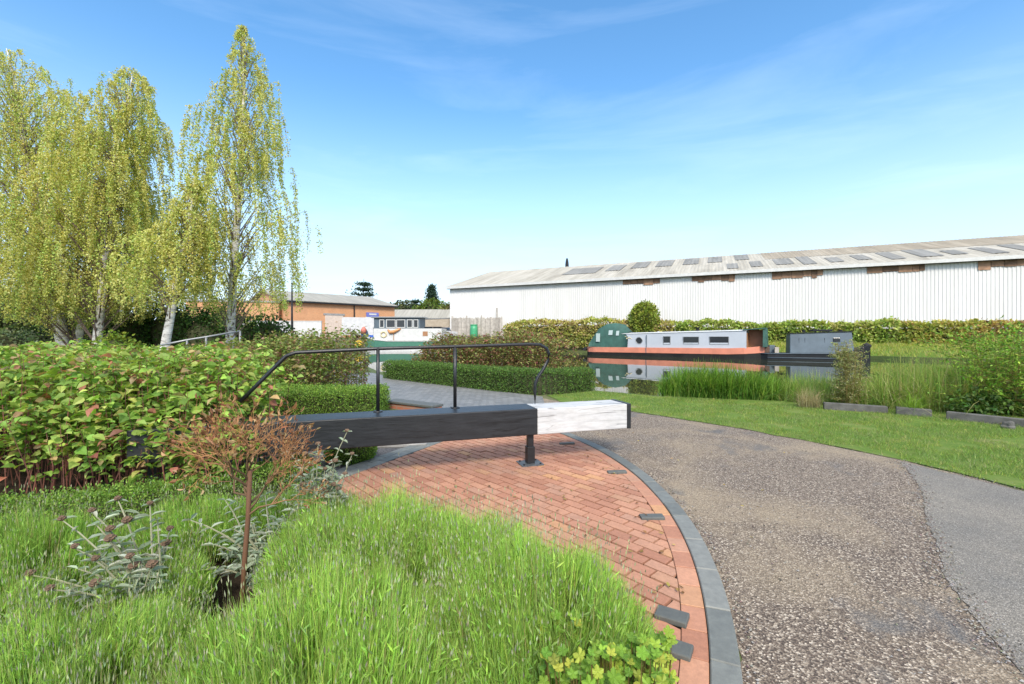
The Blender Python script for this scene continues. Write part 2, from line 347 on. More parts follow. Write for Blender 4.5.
# ------------------------------------------------------------------ foliage helpers
def unit(v): return v / (np.linalg.norm(v, axis=-1, keepdims=True) + 1e-9)
def tints(n, cols, jit=.18, w=None):
    """leaf colours of the plant itself: picked from cols, with a little scatter"""
    cols = np.asarray(cols, float); k = rng.choice(len(cols), n, p=w)
    return np.clip(cols[k] * (1 + rng.normal(0, jit, (n, 1))) * (1 + rng.normal(0, jit * .3, (n, 3))), .004, .9)
def leaves(g, pos, axis, nrm, length, width, tint, fold=.12, droop=0.0):
    """ovate folded leaves: 6 points, 2 faces each"""
    n = len(pos); axis = unit(axis); side = unit(np.cross(axis, nrm)); up = np.cross(side, axis)
    length = np.broadcast_to(length, (n,))[:, None]; width = np.broadcast_to(width, (n,))[:, None]
    def P(a, s, u): return pos + axis * length * a + side * width * s + up * length * u
    v = np.stack([P(0, 0, 0), P(.33, .5, fold), P(.72, .36, fold - droop * .5), P(1, 0, -droop), P(.72, -.36, fold - droop * .5), P(.33, -.5, fold)], 1).reshape(-1, 3)
    b = np.arange(n)[:, None] * 6
    g.add(v, np.r_[b + np.array([[0, 1, 2, 3]]), b + np.array([[0, 3, 4, 5]])], np.repeat(tint, 6, 0))
def bigleaves(g, pos, axis, nrm, length, width, tint, fold=.1, droop=.2):
    """ovate leaf with a midrib and a curved blade: 8 points, 4 faces"""
    n = len(pos); axis = unit(axis); side = unit(np.cross(axis, nrm)); up = np.cross(side, axis)
    length = np.broadcast_to(length, (n,))[:, None]; width = np.broadcast_to(width, (n,))[:, None]
    def P(a, s, u): return pos + axis * length * a + side * width * s + up * length * u
    v = np.stack([P(0, 0, 0), P(.20, .40, fold * .9), P(.52, .5, fold), P(.82, .24, fold * .5 - droop * .5), P(1.02, 0, -droop), P(.82, -.24, fold * .5 - droop * .5), P(.52, -.5, fold), P(.20, -.40, fold * .9), P(.5, 0, .02)], 1).reshape(-1, 3)
    b = np.arange(n)[:, None] * 9
    g.add(v, np.r_[b + np.array([[0, 1, 2, 8]]), b + np.array([[8, 2, 3, 4]]), b + np.array([[8, 4, 5, 6]]), b + np.array([[0, 8, 6, 7]])], np.repeat(tint, 9, 0))
def quads(g, pos, axis, nrm, length, width, tint):
    """small diamond leaves, one face each"""
    n = len(pos); axis = unit(axis); side = unit(np.cross(axis, nrm))
    length = np.broadcast_to(length, (n,))[:, None]; width = np.broadcast_to(width, (n,))[:, None]
    v = np.stack([pos, pos + axis * length * .45 + side * width * .5, pos + axis * length, pos + axis * length * .45 - side * width * .5], 1).reshape(-1, 3)
    g.add(v, np.arange(n * 4).reshape(-1, 4), np.repeat(tint, 4, 0))
def blades(g, base, tip_off, bend, width, tint, seg=2, tiptint=None):
    """ribbons from base; tip_off = vector to tip, bend = sideways bow"""
    n = len(base); width = np.broadcast_to(width, (n,))
    a = rng.uniform(0, 2 * np.pi, n); sd = np.stack([np.cos(a), np.sin(a), np.zeros(n)], 1)
    vs, ts = [], []
    for i in range(seg + 1):
        t = i / seg; p = base + tip_off * t + bend * (t * t - t)[..., None] if np.ndim(t) else base + tip_off * t + bend * (t * t)
        w = (width * (1 - t) ** .6 * (.55 + .45 * (t > 0)) if i < seg else width * .08)[:, None]
        vs += [p - sd * w * .5, p + sd * w * .5]
        tt = tint if tiptint is None else tint * (1 - t) + tiptint * t
        ts += [tt, tt]
    v = np.stack(vs, 1).reshape(-1, 3); tt = np.stack(ts, 1).reshape(-1, 3); k = 2 * (seg + 1)
    b = np.arange(n)[:, None] * k
    f = np.concatenate([b + np.array([[2 * i, 2 * i + 1, 2 * i + 3, 2 * i + 2]]) for i in range(seg)])
    g.add(v, f, tt)
def rdir(n, up=0.0):
    v = rng.normal(size=(n, 3)); v[:, 2] += up; return unit(v)
def inpoly(p, poly):
    x, y = p[:, 0], p[:, 1]; r = np.zeros(len(p), bool); q = np.asarray(poly)
    for (x0, y0), (x1, y1) in zip(q, np.roll(q, -1, 0)):
        c = ((y0 > y) != (y1 > y)) & (x < (x1 - x0) * (y - y0) / (y1 - y0 + 1e-12) + x0); r ^= c
    return r
def scatter(poly, n):
    q = np.asarray(poly); lo, hi = q.min(0), q.max(0); out = []
    m = 0
    while m < n:
        p = rng.uniform(lo, hi, (n * 2, 2)); p = p[inpoly(p, q)]; out.append(p); m += len(p)
    return np.concatenate(out)[:n]
def sheet(name, poly, z, mat, wob=0.0, step=None):
    """flat ground sheet; wob roughens its outline"""
    p = np.asarray(poly, float)
    if step:
        out = []
        for a, b in zip(p, np.roll(p, -1, 0)):
            k = max(1, int(np.linalg.norm(b - a) / step)); out += [a + (b - a) * i / k for i in range(k)]
        p = np.array(out) + rng.normal(0, wob, (len(out), 2))
    tri = geometry.tessellate_polygon([[Vector((x, y, 0)) for x, y in p]])
    g = G(); v = np.c_[p, np.full(len(p), z)]; t = np.array(tri)
    a = v[t[:, 0]]; b = v[t[:, 1]]; c = v[t[:, 2]]
    flip = np.cross(b - a, c - a)[:, 2] < 0; t[flip] = t[flip][:, ::-1]
    g.add(v, t); return g.build(name, mat)
def smoothnoise(x, y, s, seed=0):
    r = np.random.default_rng(seed); z = 0
    for k in range(5):
        a = r.uniform(0, 6.28); f = s * (1 + k * .7); z = z + np.sin(f * (x * np.cos(a) + y * np.sin(a)) + r.uniform(0, 6.28)) / (1 + k * .5)
    return z / 3

# ================================================================== SETTING
WZ = -0.25
near = [(80, -46), (24, 2), (14, 8.4), (9, 10.3), (5.5, 11.3), (4, 11.7), (2.5, 12.9), (-1, 16.4), (-6, 19.8), (-9, 26), (-25, 40), (-60, 50)]
far = [(-60, 68), (-13, 61.4), (-6, 57.8), (-1, 53.9), (9.6, 47.2), (19.4, 38.6), (23.5, 37.6), (28.8, 35.6), (33, 31), (92, -24)]
hole = near + far
big = [(-2500, -2500), (2500, -2500), (2500, 2500), (-2500, 2500)]
loops = [[Vector((x, y, 0)) for x, y in big], [Vector((x, y, 0)) for x, y in hole]]
tri = np.array(geometry.tessellate_polygon(loops)); allp = np.array(big + hole, float)
g = G(); v = np.c_[allp, np.zeros(len(allp))]
fl = np.cross(v[tri[:, 1]] - v[tri[:, 0]], v[tri[:, 2]] - v[tri[:, 0]])[:, 2] < 0; tri[fl] = tri[fl][:, ::-1]
g.add(v, tri)
hp = np.array(hole, float); n = len(hp)
g.add(np.r_[np.c_[hp, np.zeros(n)], np.c_[hp, np.full(n, -1.2)]], [(i, n + i, n + (i + 1) % n, (i + 1) % n) for i in range(n)])
struct(g.build('ground', M['ground']))
struct(sheet('canal_bed', hole, -1.19, M['soil']))
cen = hp.mean(0)
struct(sheet('water', hole, WZ, M['water']))

# brick swing area: kerb arc
AC = np.array([-4.387, 4.40]); AR = 5.941        # pivot of the gate beam and outer radius of the kerb
def arc(r, a0, a1, n): a = np.linspace(a0, a1, n); return np.c_[AC[0] + r * np.cos(a), AC[1] + r * np.sin(a)]
A0, A1 = R(-52), R(29)
grass_edge = [(14, -1.5), (8.5, 1.6), (6.6, 3.2), (5.3, 4.57), (5.0, 5.68), (4.13, 7.33), (2.66, 9.14), (2.0, 9.85), (1.2, 10.7)]
path_poly = list(map(tuple, arc(AR - .02, A0, A1, 60))) + [(.6, 7.6), (.55, 9.5), (.6, 11.6)] + grass_edge[::-1] + [(14, -6), (-1, -6)]
struct(sheet('path', path_poly, .004, M['gravel'], .02, .25))
patch = [(4.93, 5.62), (4.72, 5.25), (4.2, 4.5), (3.6, 3.83), (3.2, 3.3), (2.89, 2.94), (2.62, 2.5), (2.46, 2.17), (2.15, 1.5), (1.9, .6), (2.0, -3), (12, -3), (8.45, 1.5), (6.5, 3.15), (5.22, 4.55)]
struct(sheet('asphalt_patch', patch, .009, M['asphalt'], .008, .06))
setts = [(-1.02, 7.35), (.9, 7.35), (.75, 9.5), (.8, 11.6), (-4.0, 16.1), (-6, 19.0), (-10, 20), (-7.5, 15.5), (-3.2, 11.2), (-1.95, 9.9), (-1.5, 8.6)]
struct(sheet('paved_path', setts, .008, M['setts']))
struct(sheet('gravel_bed', [(-4.2, 4.4), (-2.08, 4.75), (-1.2, 6.75), (-.9, 7.5), (-1.5, 8.6), (-3.2, 9.5), (-5, 8)], .004, M['pit']))
lawn_poly = grass_edge[1:] + [(.9, 11.8), (2.4, 12.7), (3.9, 11.55), (5.5, 11.1), (9, 10.1), (14, 8.2), (23, 1.8), (23, -1)]
struct(sheet('lawn', lawn_poly, .012, M['lawn'], .03, .3))
bed_poly = [(-9, 0), (-.6, -.2), (.1, .45), (.55, 1.2), (.62, 1.8), (.35, 2.6), (-.3, 3.3), (-1.2, 3.9), (-2.2, 4.75), (-4.4, 4.4), (-5.5, 8.5), (-4.2, 10), (-9, 12), (-12, 6)]
struct(sheet('planting_bed', bed_poly, .035, M['soil'], .02, .3))
struct(sheet('shrub_bed', [(-4.2, 16.4), (.75, 11.95), (2.5, 13.1), (-1, 16.3), (-4.4, 18.2)], .02, M['soil']))

def clip(poly, inside, inter):
    out = []
    for i in range(len(poly)):
        a, b = poly[i - 1], poly[i]; ia, ib = inside(a), inside(b)
        if ib:
            if not ia: out.append(inter(a, b))
            out.append(b)
        elif ia: out.append(inter(a, b))
    return out
def clip_line(poly, p, nv):
    s = lambda q: (q[0] - p[0]) * nv[0] + (q[1] - p[1]) * nv[1]
    return clip(poly, lambda q: s(q) >= 0, lambda a, b: a + (b - a) * (s(a) / (s(a) - s(b))))
cl0, cl1 = np.array([-1.77 - .447 * 1.5, 5.05 - .894 * 1.5]), np.array([-.91, 6.77])
cdir = (cl1 - cl0) / np.linalg.norm(cl1 - cl0); cnor = np.array([cdir[1], -cdir[0]])     # towards the bricks
RB = AR - .27
facets = [(AC + RB * np.array([math.cos(a), math.sin(a)]), -np.array([math.cos(a), math.sin(a)])) for a in np.linspace(A0, A1 + .15, 50)]
g = G()
ang = R(-47); ux = np.array([math.cos(ang), math.sin(ang)]); uy = np.array([-ux[1], ux[0]])
BW, BH, J = .225, .1125, .008
for r in range(-70, 70):
    for c_ in range(-30, 34):
        o = AC * 0 + ux * (c_ * BW + (r % 2) * BW / 2) + uy * r * BH + np.array([0, 4.5])
        if not (-3.2 < o[0] < 2 and .2 < o[1] < 9.2): continue
        q = [o + ux * J, o + ux * (BW - J) , o + ux * (BW - J) + uy * (BH - 2 * J), o + ux * J + uy * (BH - 2 * J)]
        q = clip_line(q, cl0, cnor)
        if len(q) > 2: q = clip_line(q, np.array([0.6, 7.35]), np.array([0, -1.0]))
        for p, nv in facets:
            if len(q) < 3: break
            q = clip_line(q, p, nv)
        if len(q) < 3: continue
        q = np.array(q); x, y = q[:, 0], q[:, 1]
        if abs((x * np.roll(y, -1) - y * np.roll(x, -1)).sum()) / 2 < .0015: continue
        g.prism(q, .008, .030 + rng.normal(0, .0016))
bricks = struct(bevel(g.build('brick_paving', M['paver']), .003, 1))
g = G()
ro = RB + .004
for a in np.arange(A0, A1 + .1, .222 / (RB + .06)):
    da = .214 / (RB + .06)
    q = np.r_[arc(ro, a, a + da, 3), arc(ro + .128, a + da, a, 3)]; g.prism(q, .008, .032 + rng.normal(0, .0015))
struct(bevel(g.build('brick_border', M['paver']), .003, 1))
g = G()
a = A0
while a < A1 + .08:
    da = rng.choice([.45, .45, .6, .3]) / AR
    q = np.r_[arc(AR - .134, a, a + da - .006 / AR, 7), arc(AR, a + da - .006 / AR, a, 7)]; g.prism(q, -.02, .044 + rng.normal(0, .002)); a += da
struct(bevel(g.build('kerb', M['blue']), .006, 1))
g = G()
Lc = np.linalg.norm(cl1 - cl0) + .9; t = 0
while t < Lc:
    w = .235
    for k in (0, 1):
        lo, hi = (-.285, -.147) if k == 0 else (-.141, -.006)
        s_ = t + k * .1; q = [cl0 + cdir * (s_ + u) + cnor * h for u, h in ((0, hi), (0, lo), (w - .006, lo), (w - .006, hi))][::-1]
        g.prism(np.array(q)[::-1] if False else np.array(q), .008, .036 + rng.normal(0, .0012))
    t += w
struct(bevel(g.build('brick_edging', M['blue']), .004, 1))
jp = [tuple(cl0 - cdir * .3 - cnor * .29)] + list(map(tuple, arc(AR - .01, A0, A1 + .02, 50))) + [(.7, 7.45), (-1.0, 7.45), tuple(cl1 + cdir * .6 - cnor * .29)]
struct(sheet('paving_sand', jp, .012, M['joint']))

# far bank: raised grass strip along the far canal edge
fb = np.array(far[4:], float); g = G()
d_ = unit(fb[-1] - fb[1]); nb = np.array([-d_[1], d_[0]]); nb = nb if nb[1] > 0 else -nb
prof = [(-.05, -.5), (.1, .0), (.7, .42), (1.8, .75), (3.2, .85), (9, .9)]
st = []
for i in range(len(fb) - 1):
    k = 12
    for j in range(k): st.append(fb[i] + (fb[i + 1] - fb[i]) * j / k)
st = np.array(st); vs = []
for p in st:
    for q, z in prof: vs.append((*(p + nb * (q + rng.normal(0, .06))), z + rng.normal(0, .04) * (z > .2)))
m_ = len(prof); f = [(i * m_ + j, (i + 1) * m_ + j, (i + 1) * m_ + j + 1, i * m_ + j + 1) for i in range(len(st) - 1) for j in range(m_ - 1)]
g.add(vs, f); struct(g.build('grass_bank', M['lawn'], smooth=True))
# yard beyond the canal on the left
g = G(); g.prism([(-70, 69.6), (-13, 61.7), (-6, 58.1), (-.8, 54.2), (1.2, 55.6), (-5, 66), (-20, 130), (-90, 120)], -.3, 1.3, (1, 1, 1)); struct(g.build('yard', M['asphalt']))

def rot2(a): c, s = math.cos(a), math.sin(a); return np.array([[c, -s, 0], [s, c, 0], [0, 0, 1]])

# ================================================================== LOCK GATE BEAM
bA = np.array([-4.35, 3.866]); bdir = unit(np.array([1.484 + 1.917, 5.708 - 4.634])); brz = math.atan2(bdir[1], bdir[0])
bE = np.array([1.484, 5.708]) + bdir * .07; BL = np.linalg.norm(bE - bA)
BL = 5.40; bA = bE - bdir * BL
beam = thing('lock_gate_beam', 'black lock gate balance beam with a white painted end and a handrail', 'balance beam', (*bA, 0), brz)
wb = BL - 1.30            # where the white begins
g = G(); 
def taper(x): return .40 - .000 * (BL - x), .715 + .0 * (BL - x)
g.add([(x, y, z) for x in (0, wb) for y, z in ((0, .40), (.42, .40), (.42, .72), (0, .72))],
      [(0, 1, 2, 3)[::-1], (4, 5, 6, 7), (0, 1, 5, 4), (1, 2, 6, 5), (2, 3, 7, 6), (3, 0, 4, 7)])
bevel(g.build('black_timber', M['black'], beam), .012, 3)
g = G(); g.box(wb + .002, BL - .055, .003, .417, .400, .717); bevel(g.build('white_end', M['white'], beam), .012, 3)
g = G(); g.box(BL - .053, BL, -.002, .422, .395, .722); bevel(g.build('end_cap', M['black'], beam), .008, 2)
def rail_pt(px, py, back=.36):
    """point above the beam's rear edge seen at a pixel"""
    tx = (px - 512) / F; nrm_ = np.array([-bdir[1], bdir[0]]); o = bA + nrm_ * back
    t = (o[0] - tx * o[1]) / (tx * bdir[1] - bdir[0]); d = o[1] + t * bdir[1]
    return (t, back, CH - (py - H) / F * d)
P = [rail_pt(240, 402), rail_pt(262, 380), rail_pt(276, 366), rail_pt(286, 356), rail_pt(296, 352.6), rail_pt(378, 348.6), rail_pt(455, 346.6), rail_pt(530, 344.2), rail_pt(540, 344.6), rail_pt(546.5, 348.5), rail_pt(549, 354), rail_pt(548, 361), rail_pt(543.5, 369), rail_pt(538, 377), rail_pt(535.5, 383), rail_pt(535, 392)]
P.append((P[-1][0], .36, .70))
g = G(); g.tube(P, .021, 10); g.build('handrail', M['iron'], beam, True)
for px in (378, 455):
    q = rail_pt(px, 348); zt = rail_pt(px, 348.6 if px == 378 else 346.6)[2]
    g = G(); g.tube([(q[0], .36, .70), (q[0], .36, zt + .012)], .021, 10); g.box(q[0] - .05, q[0] + .05, .31, .41, .715, .728); g.build('rail_post', M['iron'], beam, True)
q = rail_pt(302, 350)

# support post with base plate
pr = np.array(gp(530, 466)); post = thing('support_post', 'short black steel post under the balance beam on a square base plate', 'post', (*pr, .03), brz)
g = G(); g.box(-.036, .036, -.036, .036, .2, .372); g.box(-.048, .048, -.048, .048, .012, .215); bevel(g.build('post_shaft', M['iron'], post), .004, 2)
g = G(); g.box(-.14, .14, -.12, .12, 0.0, .012); g.build('base_plate', M['plate'], post)
for sx in (-1, 1):
    for sy in (-1, 1):
        g = G(); g.tube([(sx * .105, sy * .085, .011), (sx * .105, sy * .085, .026)], .012, 6); g.build('bolt', M['iron'], post)

# raised foot bricks set in the paving
kick = [((567, 443.5), .22, .06, 'thin dark foot brick set in the red paving nearest the white beam end'),
        ((617, 472), .215, .075, 'dark foot brick in the red paving level with the post base'),
        ((652, 517), .2, .09, 'dark foot brick in the red paving beside the curve of the kerb'),
        ((672, 616), .17, .11, 'dark foot brick at the lavender edge, the upper of two close together'),
        ((674, 648), .17, .11, 'dark foot brick by the yellow-green leaves, lower of two close together')]
for (px, py), l, w, lab in kick:
    x, y = gp(px, py, .04); ra = math.atan2(y - AC[1], x - AC[0]); ra = ra * .35 if py < 560 else -.55
    g = G(); g.box(-l / 2, l / 2, -w / 2, w / 2, 0, .032)
    o = bevel(g.build('foot_brick', M['kick']), .006, 2); o.location = (x, y, .022); o.rotation_euler = (0, R(-1.5), ra)
    tag(o, lab, 'brick', 'foot bricks raised in the paving')

# lock recess wall with coping seen behind the beam
wa, wb2 = np.array(gp(386, 408)), np.array(gp(432, 414)); wr = math.atan2(*(wb2 - wa)[::-1]); wl = np.linalg.norm(wb2 - wa)
low = thing('low_wall', 'low red brick wall with a dark coping behind the beam', 'wall', (*wa, 0), wr)
g = G(); g.box(0, wl, 0, .3, 0, .12); g.build('brick_face', M['pitw'], low)
g = G(); g.box(-.02, wl + .02, -.03, .33, .122, .17); bevel(g.build('coping', M['kick'], low), .01, 2)
g = G(); x, y = gp(392, 447); g.box(-.45, .5, -.06, .06, 0, .05); o = bevel(g.build('concrete_kerb', M['conc2']), .01); o.location = (x, y, .004); o.rotation_euler = (0, 0, .05)
tag(o, 'pale concrete kerb strip lying under the black beam', 'kerb')

# concrete edging blocks by the reeds
for (x0, y0), (x1, y1), lab in (((824, 410), (888, 414), 'long weathered concrete edging block behind the lawn, beside the feathery shrub'), ((896, 415), (932, 418), 'short middle concrete edging block behind the lawn'), ((946, 420), (1052, 431), 'long concrete edging block in front of the bright green shrub')):
    a_, b_ = np.array(gp(x0, y0)), np.array(gp(x1, y1)); l = np.linalg.norm(b_ - a_)
    g = G(); g.box(0, l, 0, .14, 0, .16); o = bevel(g.build('edging_block', M['concrete']), .012); o.location = (*a_, 0); o.rotation_euler = (0, R(.6), math.atan2(*(b_ - a_)[::-1]))
    tag(o, lab, 'edging block', 'concrete edging blocks along the lawn')
g = G(); n = 60; u = rdir(n)
def rock(loc, r, seed, mat):
    bm = bmesh.new(); bmesh.ops.create_icosphere(bm, subdivisions=3, radius=1)
    for v in bm.verts:
        c = v.co; k = 1 + .25 * math.sin(3 * c.x + seed) * math.cos(2.6 * c.y + seed) + .12 * math.sin(7 * c.z + 2 * seed); v.co = (c.x * r[0] * k, c.y * r[1] * k, c.z * r[2] * k)
    me = bpy.data.meshes.new('stone'); bm.to_mesh(me); bm.free(); me.materials.append(mat)
    o = bpy.data.objects.new('stone', me); COL.objects.link(o); o.location = loc; return o
x, y = gp(1002, 428); tag(rock((x, y - .1, .05), (.09, .07, .085), 1.3, M['concrete']), 'small grey stone leaning on the concrete edging', 'stone')
# galvanised handrail among the shrubs, left
hr = thing('metal_handrail', 'galvanised handrail sloping up behind the leafy shrubs under the birches', 'handrail', (0, 0, 0))
pts = []
for px, py, d in ((158, 346, 12.6), (187, 340, 13), (206, 337, 13.3), (240, 331, 13.8)): pts.append(((px - 512) / F * d, d, CH - (py - H) / F * d))
g = G(); g.tube(pts, .03, 8); g.build('rail', M['galv'], hr, True)
for p in pts[1:]:
    g = G(); g.tube([(p[0], p[1], 0), p], .03, 8); g.build('post', M['galv'], hr, True)

# ================================================================== WAREHOUSE
W0 = np.array([-8.46, 60.0]); wdir = np.array([.908, -.42]); wdir /= np.linalg.norm(wdir); wnb = np.array([-wdir[1], wdir[0]])  # into the building
wrz = math.atan2(wdir[1], wdir[0]); WL, EZ, RW, RZ = 84.0, 8.3, 12.8, 12.0
wh = thing('warehouse', 'long white corrugated warehouse with a weathered pale roof across the canal', 'warehouse', (*W0, 0), wrz)
g = G(); pit = .26; xs = []
k = int(WL / pit)
for i in range(k):
    b = i * pit; xs += [(b, 0), (b + .09, 0), (b + .12, .035), (b + .23, .035)]
xs = np.array(xs); n = len(xs)
v = np.r_[np.c_[xs, np.zeros(n)], np.c_[xs, np.full(n, EZ - .1)]]
g.add(v, [(i, i + 1, n + i + 1, n + i) for i in range(n - 1)]); g.build('wall', M['clad'], wh)
g = G()    # gable ends and back
for x in (0.0, WL): g.ngon([(x, .06, 0), (x, 2 * RW, 0), (x, 2 * RW, EZ - .1), (x, RW, RZ - .1), (x, .06, EZ - .1)])
g.add([(0, 2 * RW, 0), (WL, 2 * RW, 0), (WL, 2 * RW, EZ), (0, 2 * RW, EZ)], [(0, 1, 2, 3)]); g.build('gable_wall', M['clad'], wh)
sl = math.atan2(RZ - EZ, RW); sL = math.hypot(RW, RZ - EZ)
def slope_sheet(x0, x1, s0, s1, lift, corr=True, y0=-.35):
    g = G(); nx = max(2, int((x1 - x0) / .35)); xs = np.linspace(x0, x1, nx * 2)
    zz = lift + (.03 * (np.arange(nx * 2) % 2) if corr else 0)
    vs = []
    for s_ in (s0, s1): vs.append(np.c_[xs, y0 + s_ * math.cos(sl) - zz * math.sin(sl), EZ - .1 + s_ * math.sin(sl) + zz * math.cos(sl)])
    n = nx * 2; g.add(np.concatenate(vs), [(i, i + 1, n + i + 1, n + i) for i in range(n - 1)]); return g
SL = (RW + .35) / math.cos(sl)
g = slope_sheet(-.3, WL + .3, 0, SL, .05); rf = g.build('roof', M['roofl'], wh)
g = G(); zr = EZ - .1 + SL * math.sin(sl) + .06; g.add([(-.3, RW, zr), (WL + .3, RW, zr), (WL + .3, 2 * RW + .3, EZ - .1), (-.3, 2 * RW + .3, EZ - .1)], [(0, 1, 2, 3)]); g.build('rear_roof', M['roofl'], wh)
# replacement roof sheets: dark translucent panels and brown weathered bays
for x0, x1, s0, s1, mk in [(38, 84, SL * .55, SL - .1, 'rbrown'), (60, 84, SL * .30, SL * .54, 'rbrown')]:
    slope_sheet(x0, x1, s0, s1, .075).build('brown_sheet', M[mk], rf)
pan = [(14.5, 19.0, .34, .74), (20, 22, .42, .80), (23, 25, .5, .9), (26, 28, .5, .9), (29.2, 31, .52, .92), (32, 33.6, .55, .92), (35, 36.5, .6, .95)]
for i in range(17): pan.append((34.0 + i * 2.3, 35.1 + i * 2.3 + .5 * (i % 5 == 2), .12 + .03 * (i * 7 % 3), .40 + .05 * (i * 5 % 4)))

for x0, x1, a_, b_ in pan: slope_sheet(x0, x1, SL * a_, SL * b_, .105).build('roof_panel', M['rlight'], rf)
g = G(); g.box(-.3, WL + .3, -.52, -.36, EZ - .32, EZ - .02); g.build('gutter', M['fascia'], wh)
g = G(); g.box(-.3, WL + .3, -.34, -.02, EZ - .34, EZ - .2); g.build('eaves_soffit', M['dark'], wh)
g = G(); g.add([(-.36, -.4, EZ - .28), (-.30, -.4, EZ - .28), (-.30, RW, RZ - .2), (-.36, RW, RZ - .2), (-.36, -.4, EZ + .02), (-.30, -.4, EZ + .02), (-.30, RW, RZ + .15), (-.36, RW, RZ + .15)],
               [(0, 1, 2, 3), (7, 6, 5, 4), (0, 4, 5, 1), (3, 2, 6, 7), (0, 3, 7, 4), (1, 5, 6, 2)]); g.build('verge_board', M['fascia'], wh)
def wall_x(px):
    t = (px - 512) / F; return (W0[0] - t * W0[1]) / (t * wdir[1] - wdir[0])
for a_, b_ in ((623, 660), (692, 735), (772, 823), (867, 925), (978, 1036)):
    xa, xb = wall_x(a_), wall_x(b_); g = G(); x = xa; 
    while x < xb:
        w = rng.uniform(.45, 1.2); x2 = min(x + w, xb); lo = EZ - .34 - rng.uniform(.4, .78)
        g.box(x, x2 - .03, -.05 - rng.uniform(0, .02), -.012, lo, EZ - .345, tint=(rng.uniform(.6, 1.35),) * 3); x = x2
    g.box(xa, xb, -.01, -.004, EZ - .34 - .5, EZ - .345, tint=(.35, .3, .3))
    g.build('exposed_boarding', M['board'], wh)
o_ = W0 + wnb * (RW + 1.0); tt_ = (567 - 512) / F; fx = (tt_ * o_[1] - o_[0]) / (wdir[0] - tt_ * wdir[1]); g = G(); g.tube([(fx, RW + 1, RZ - .6), (fx, RW + 1, RZ + .6), (fx, RW + 1, RZ + 1.1), (fx, RW + 1, RZ + 1.5)], [.3, .28, .22, .12], 8); g.build('roof_vent', M['slated'], wh)

# ================================================================== BRICK BUILDING AND YARD
B0 = np.array([-39.0, 75.0]); brz2 = R(45)
bb = thing('brick_building', 'orange brick workshop with grey sheet roof, pale shutter and blue doorway', 'building', (*B0, 0), brz2)
BLn, BWd, BE, BR = 21.2, 22.8, 7.7, 10.1
g = G(); g.box(0, BLn, 0, BWd, 0, BE)
for x in (.001, BLn - .001): g.ngon([(x, 0, BE), (x, BWd, BE), (x, BWd / 2, BR - .1)])
g.build('wall', M['brickw'], bb)
g = G(); th = .25
for s_ in (0, 1):
    y0, y1 = (-.5, BWd / 2) if s_ == 0 else (BWd + .5, BWd / 2)
    zz0 = BE - .15; a_ = [(-.4, y0, zz0), (BLn + .4, y0, zz0), (BLn + .4, y1, BR), (-.4, y1, BR)]
    b_ = [(x, y, z + th) for x, y, z in a_]
    f = [(0, 1, 2, 3), (4, 5, 6, 7), (0, 1, 5, 4), (1, 2, 6, 5), (3, 0, 4, 7)]
    g.add(a_ + b_, f)
g.build('roof', M['groof'], bb)
g = G(); g.box(-.4, BLn + .4, -.62, -.505, BE - .3, BE - .02); g.build('gutter', M['slated'], bb)
def wx(px):   # distance along the long wall for a pixel column
    t = (px - 512) / F; c = math.cos(brz2); return (t * B0[1] - B0[0]) / (c - t * c)
for px in (354,): g = G(); g.tube([(wx(px), -.1, 0), (wx(px), -.1, BE - .3)], .12, 8); g.build('downpipe', M['slated'], bb)
a_, b_ = wx(325), wx(343); g = G(); g.box(a_, b_, -.06, .1, 0, 5.4); g.build('shutter_door', M['beige'], bb)
g = G(); g.box(a_ - .3, b_ + .3, -.1, .1, 5.4, 5.75); g.build('door_lintel', M['conc2'], bb)
a_, b_ = wx(366), wx(378); g = G(); g.box(a_, b_, -.30, -.05, 5.35, 6.2); sg = g.build('fascia_sign', M['purple'], bb)
g = G(); g.box(a_ + .5, b_ - .5, -.33, -.301, 5.7, 6.0); g.build('sign_lettering', M['whitep'], sg)
g = G(); g.box(a_ - .15, b_ + .15, -.27, -.05, 5.0, 5.33); g.build('white_band', M['whitep'], bb)
g = G(); g.box(a_, b_, -.20, -.05, 0, 4.98); g.build('blue_shutter', M['bluep'], bb)
a_ = wx(381.5); g = G(); g.box(a_ - .9, a_ + .5, -.15, -.03, 4.4, 5.3); bs = g.build('wall_notice', M['whitep'], bb)
g = G(); g.tube([(a_ - .2, -.151, 4.85), (a_ - .2, -.18, 4.85)], .32, 12); g.build('notice_emblem', M['purple'], bs)
# lower brick wing on the left
tw = thing('brick_wing', 'flat roofed pale orange brick wing seen through the birch branches', 'building', (-52.6, 71.0, 0), R(14))
g = G(); g.box(0, 13.6, 0, 9, 0, 7.2); g.build('wall', M['brickw'], tw)
g = G(); g.box(-.15, 13.75, -.15, 9.15, 7.2, 7.5); g.build('parapet', M['conc2'], tw)
# lamp post in front of the brick building
lp = thing('lamp_post', 'tall thin dark lamp post in front of the orange brick building', 'lamp post', (-35.0, 70.0, 0))
g = G(); g.tube([(0, 0, 0), (0, 0, 4), (0, 0, 9.9)], [.2, .16, .11], 8); g.build('pole', M['slated'], lp, True)
g = G(); g.box(-.12, .5, -.12, .12, 9.9, 10.05); g.build('lamp_head', M['slated'], lp)
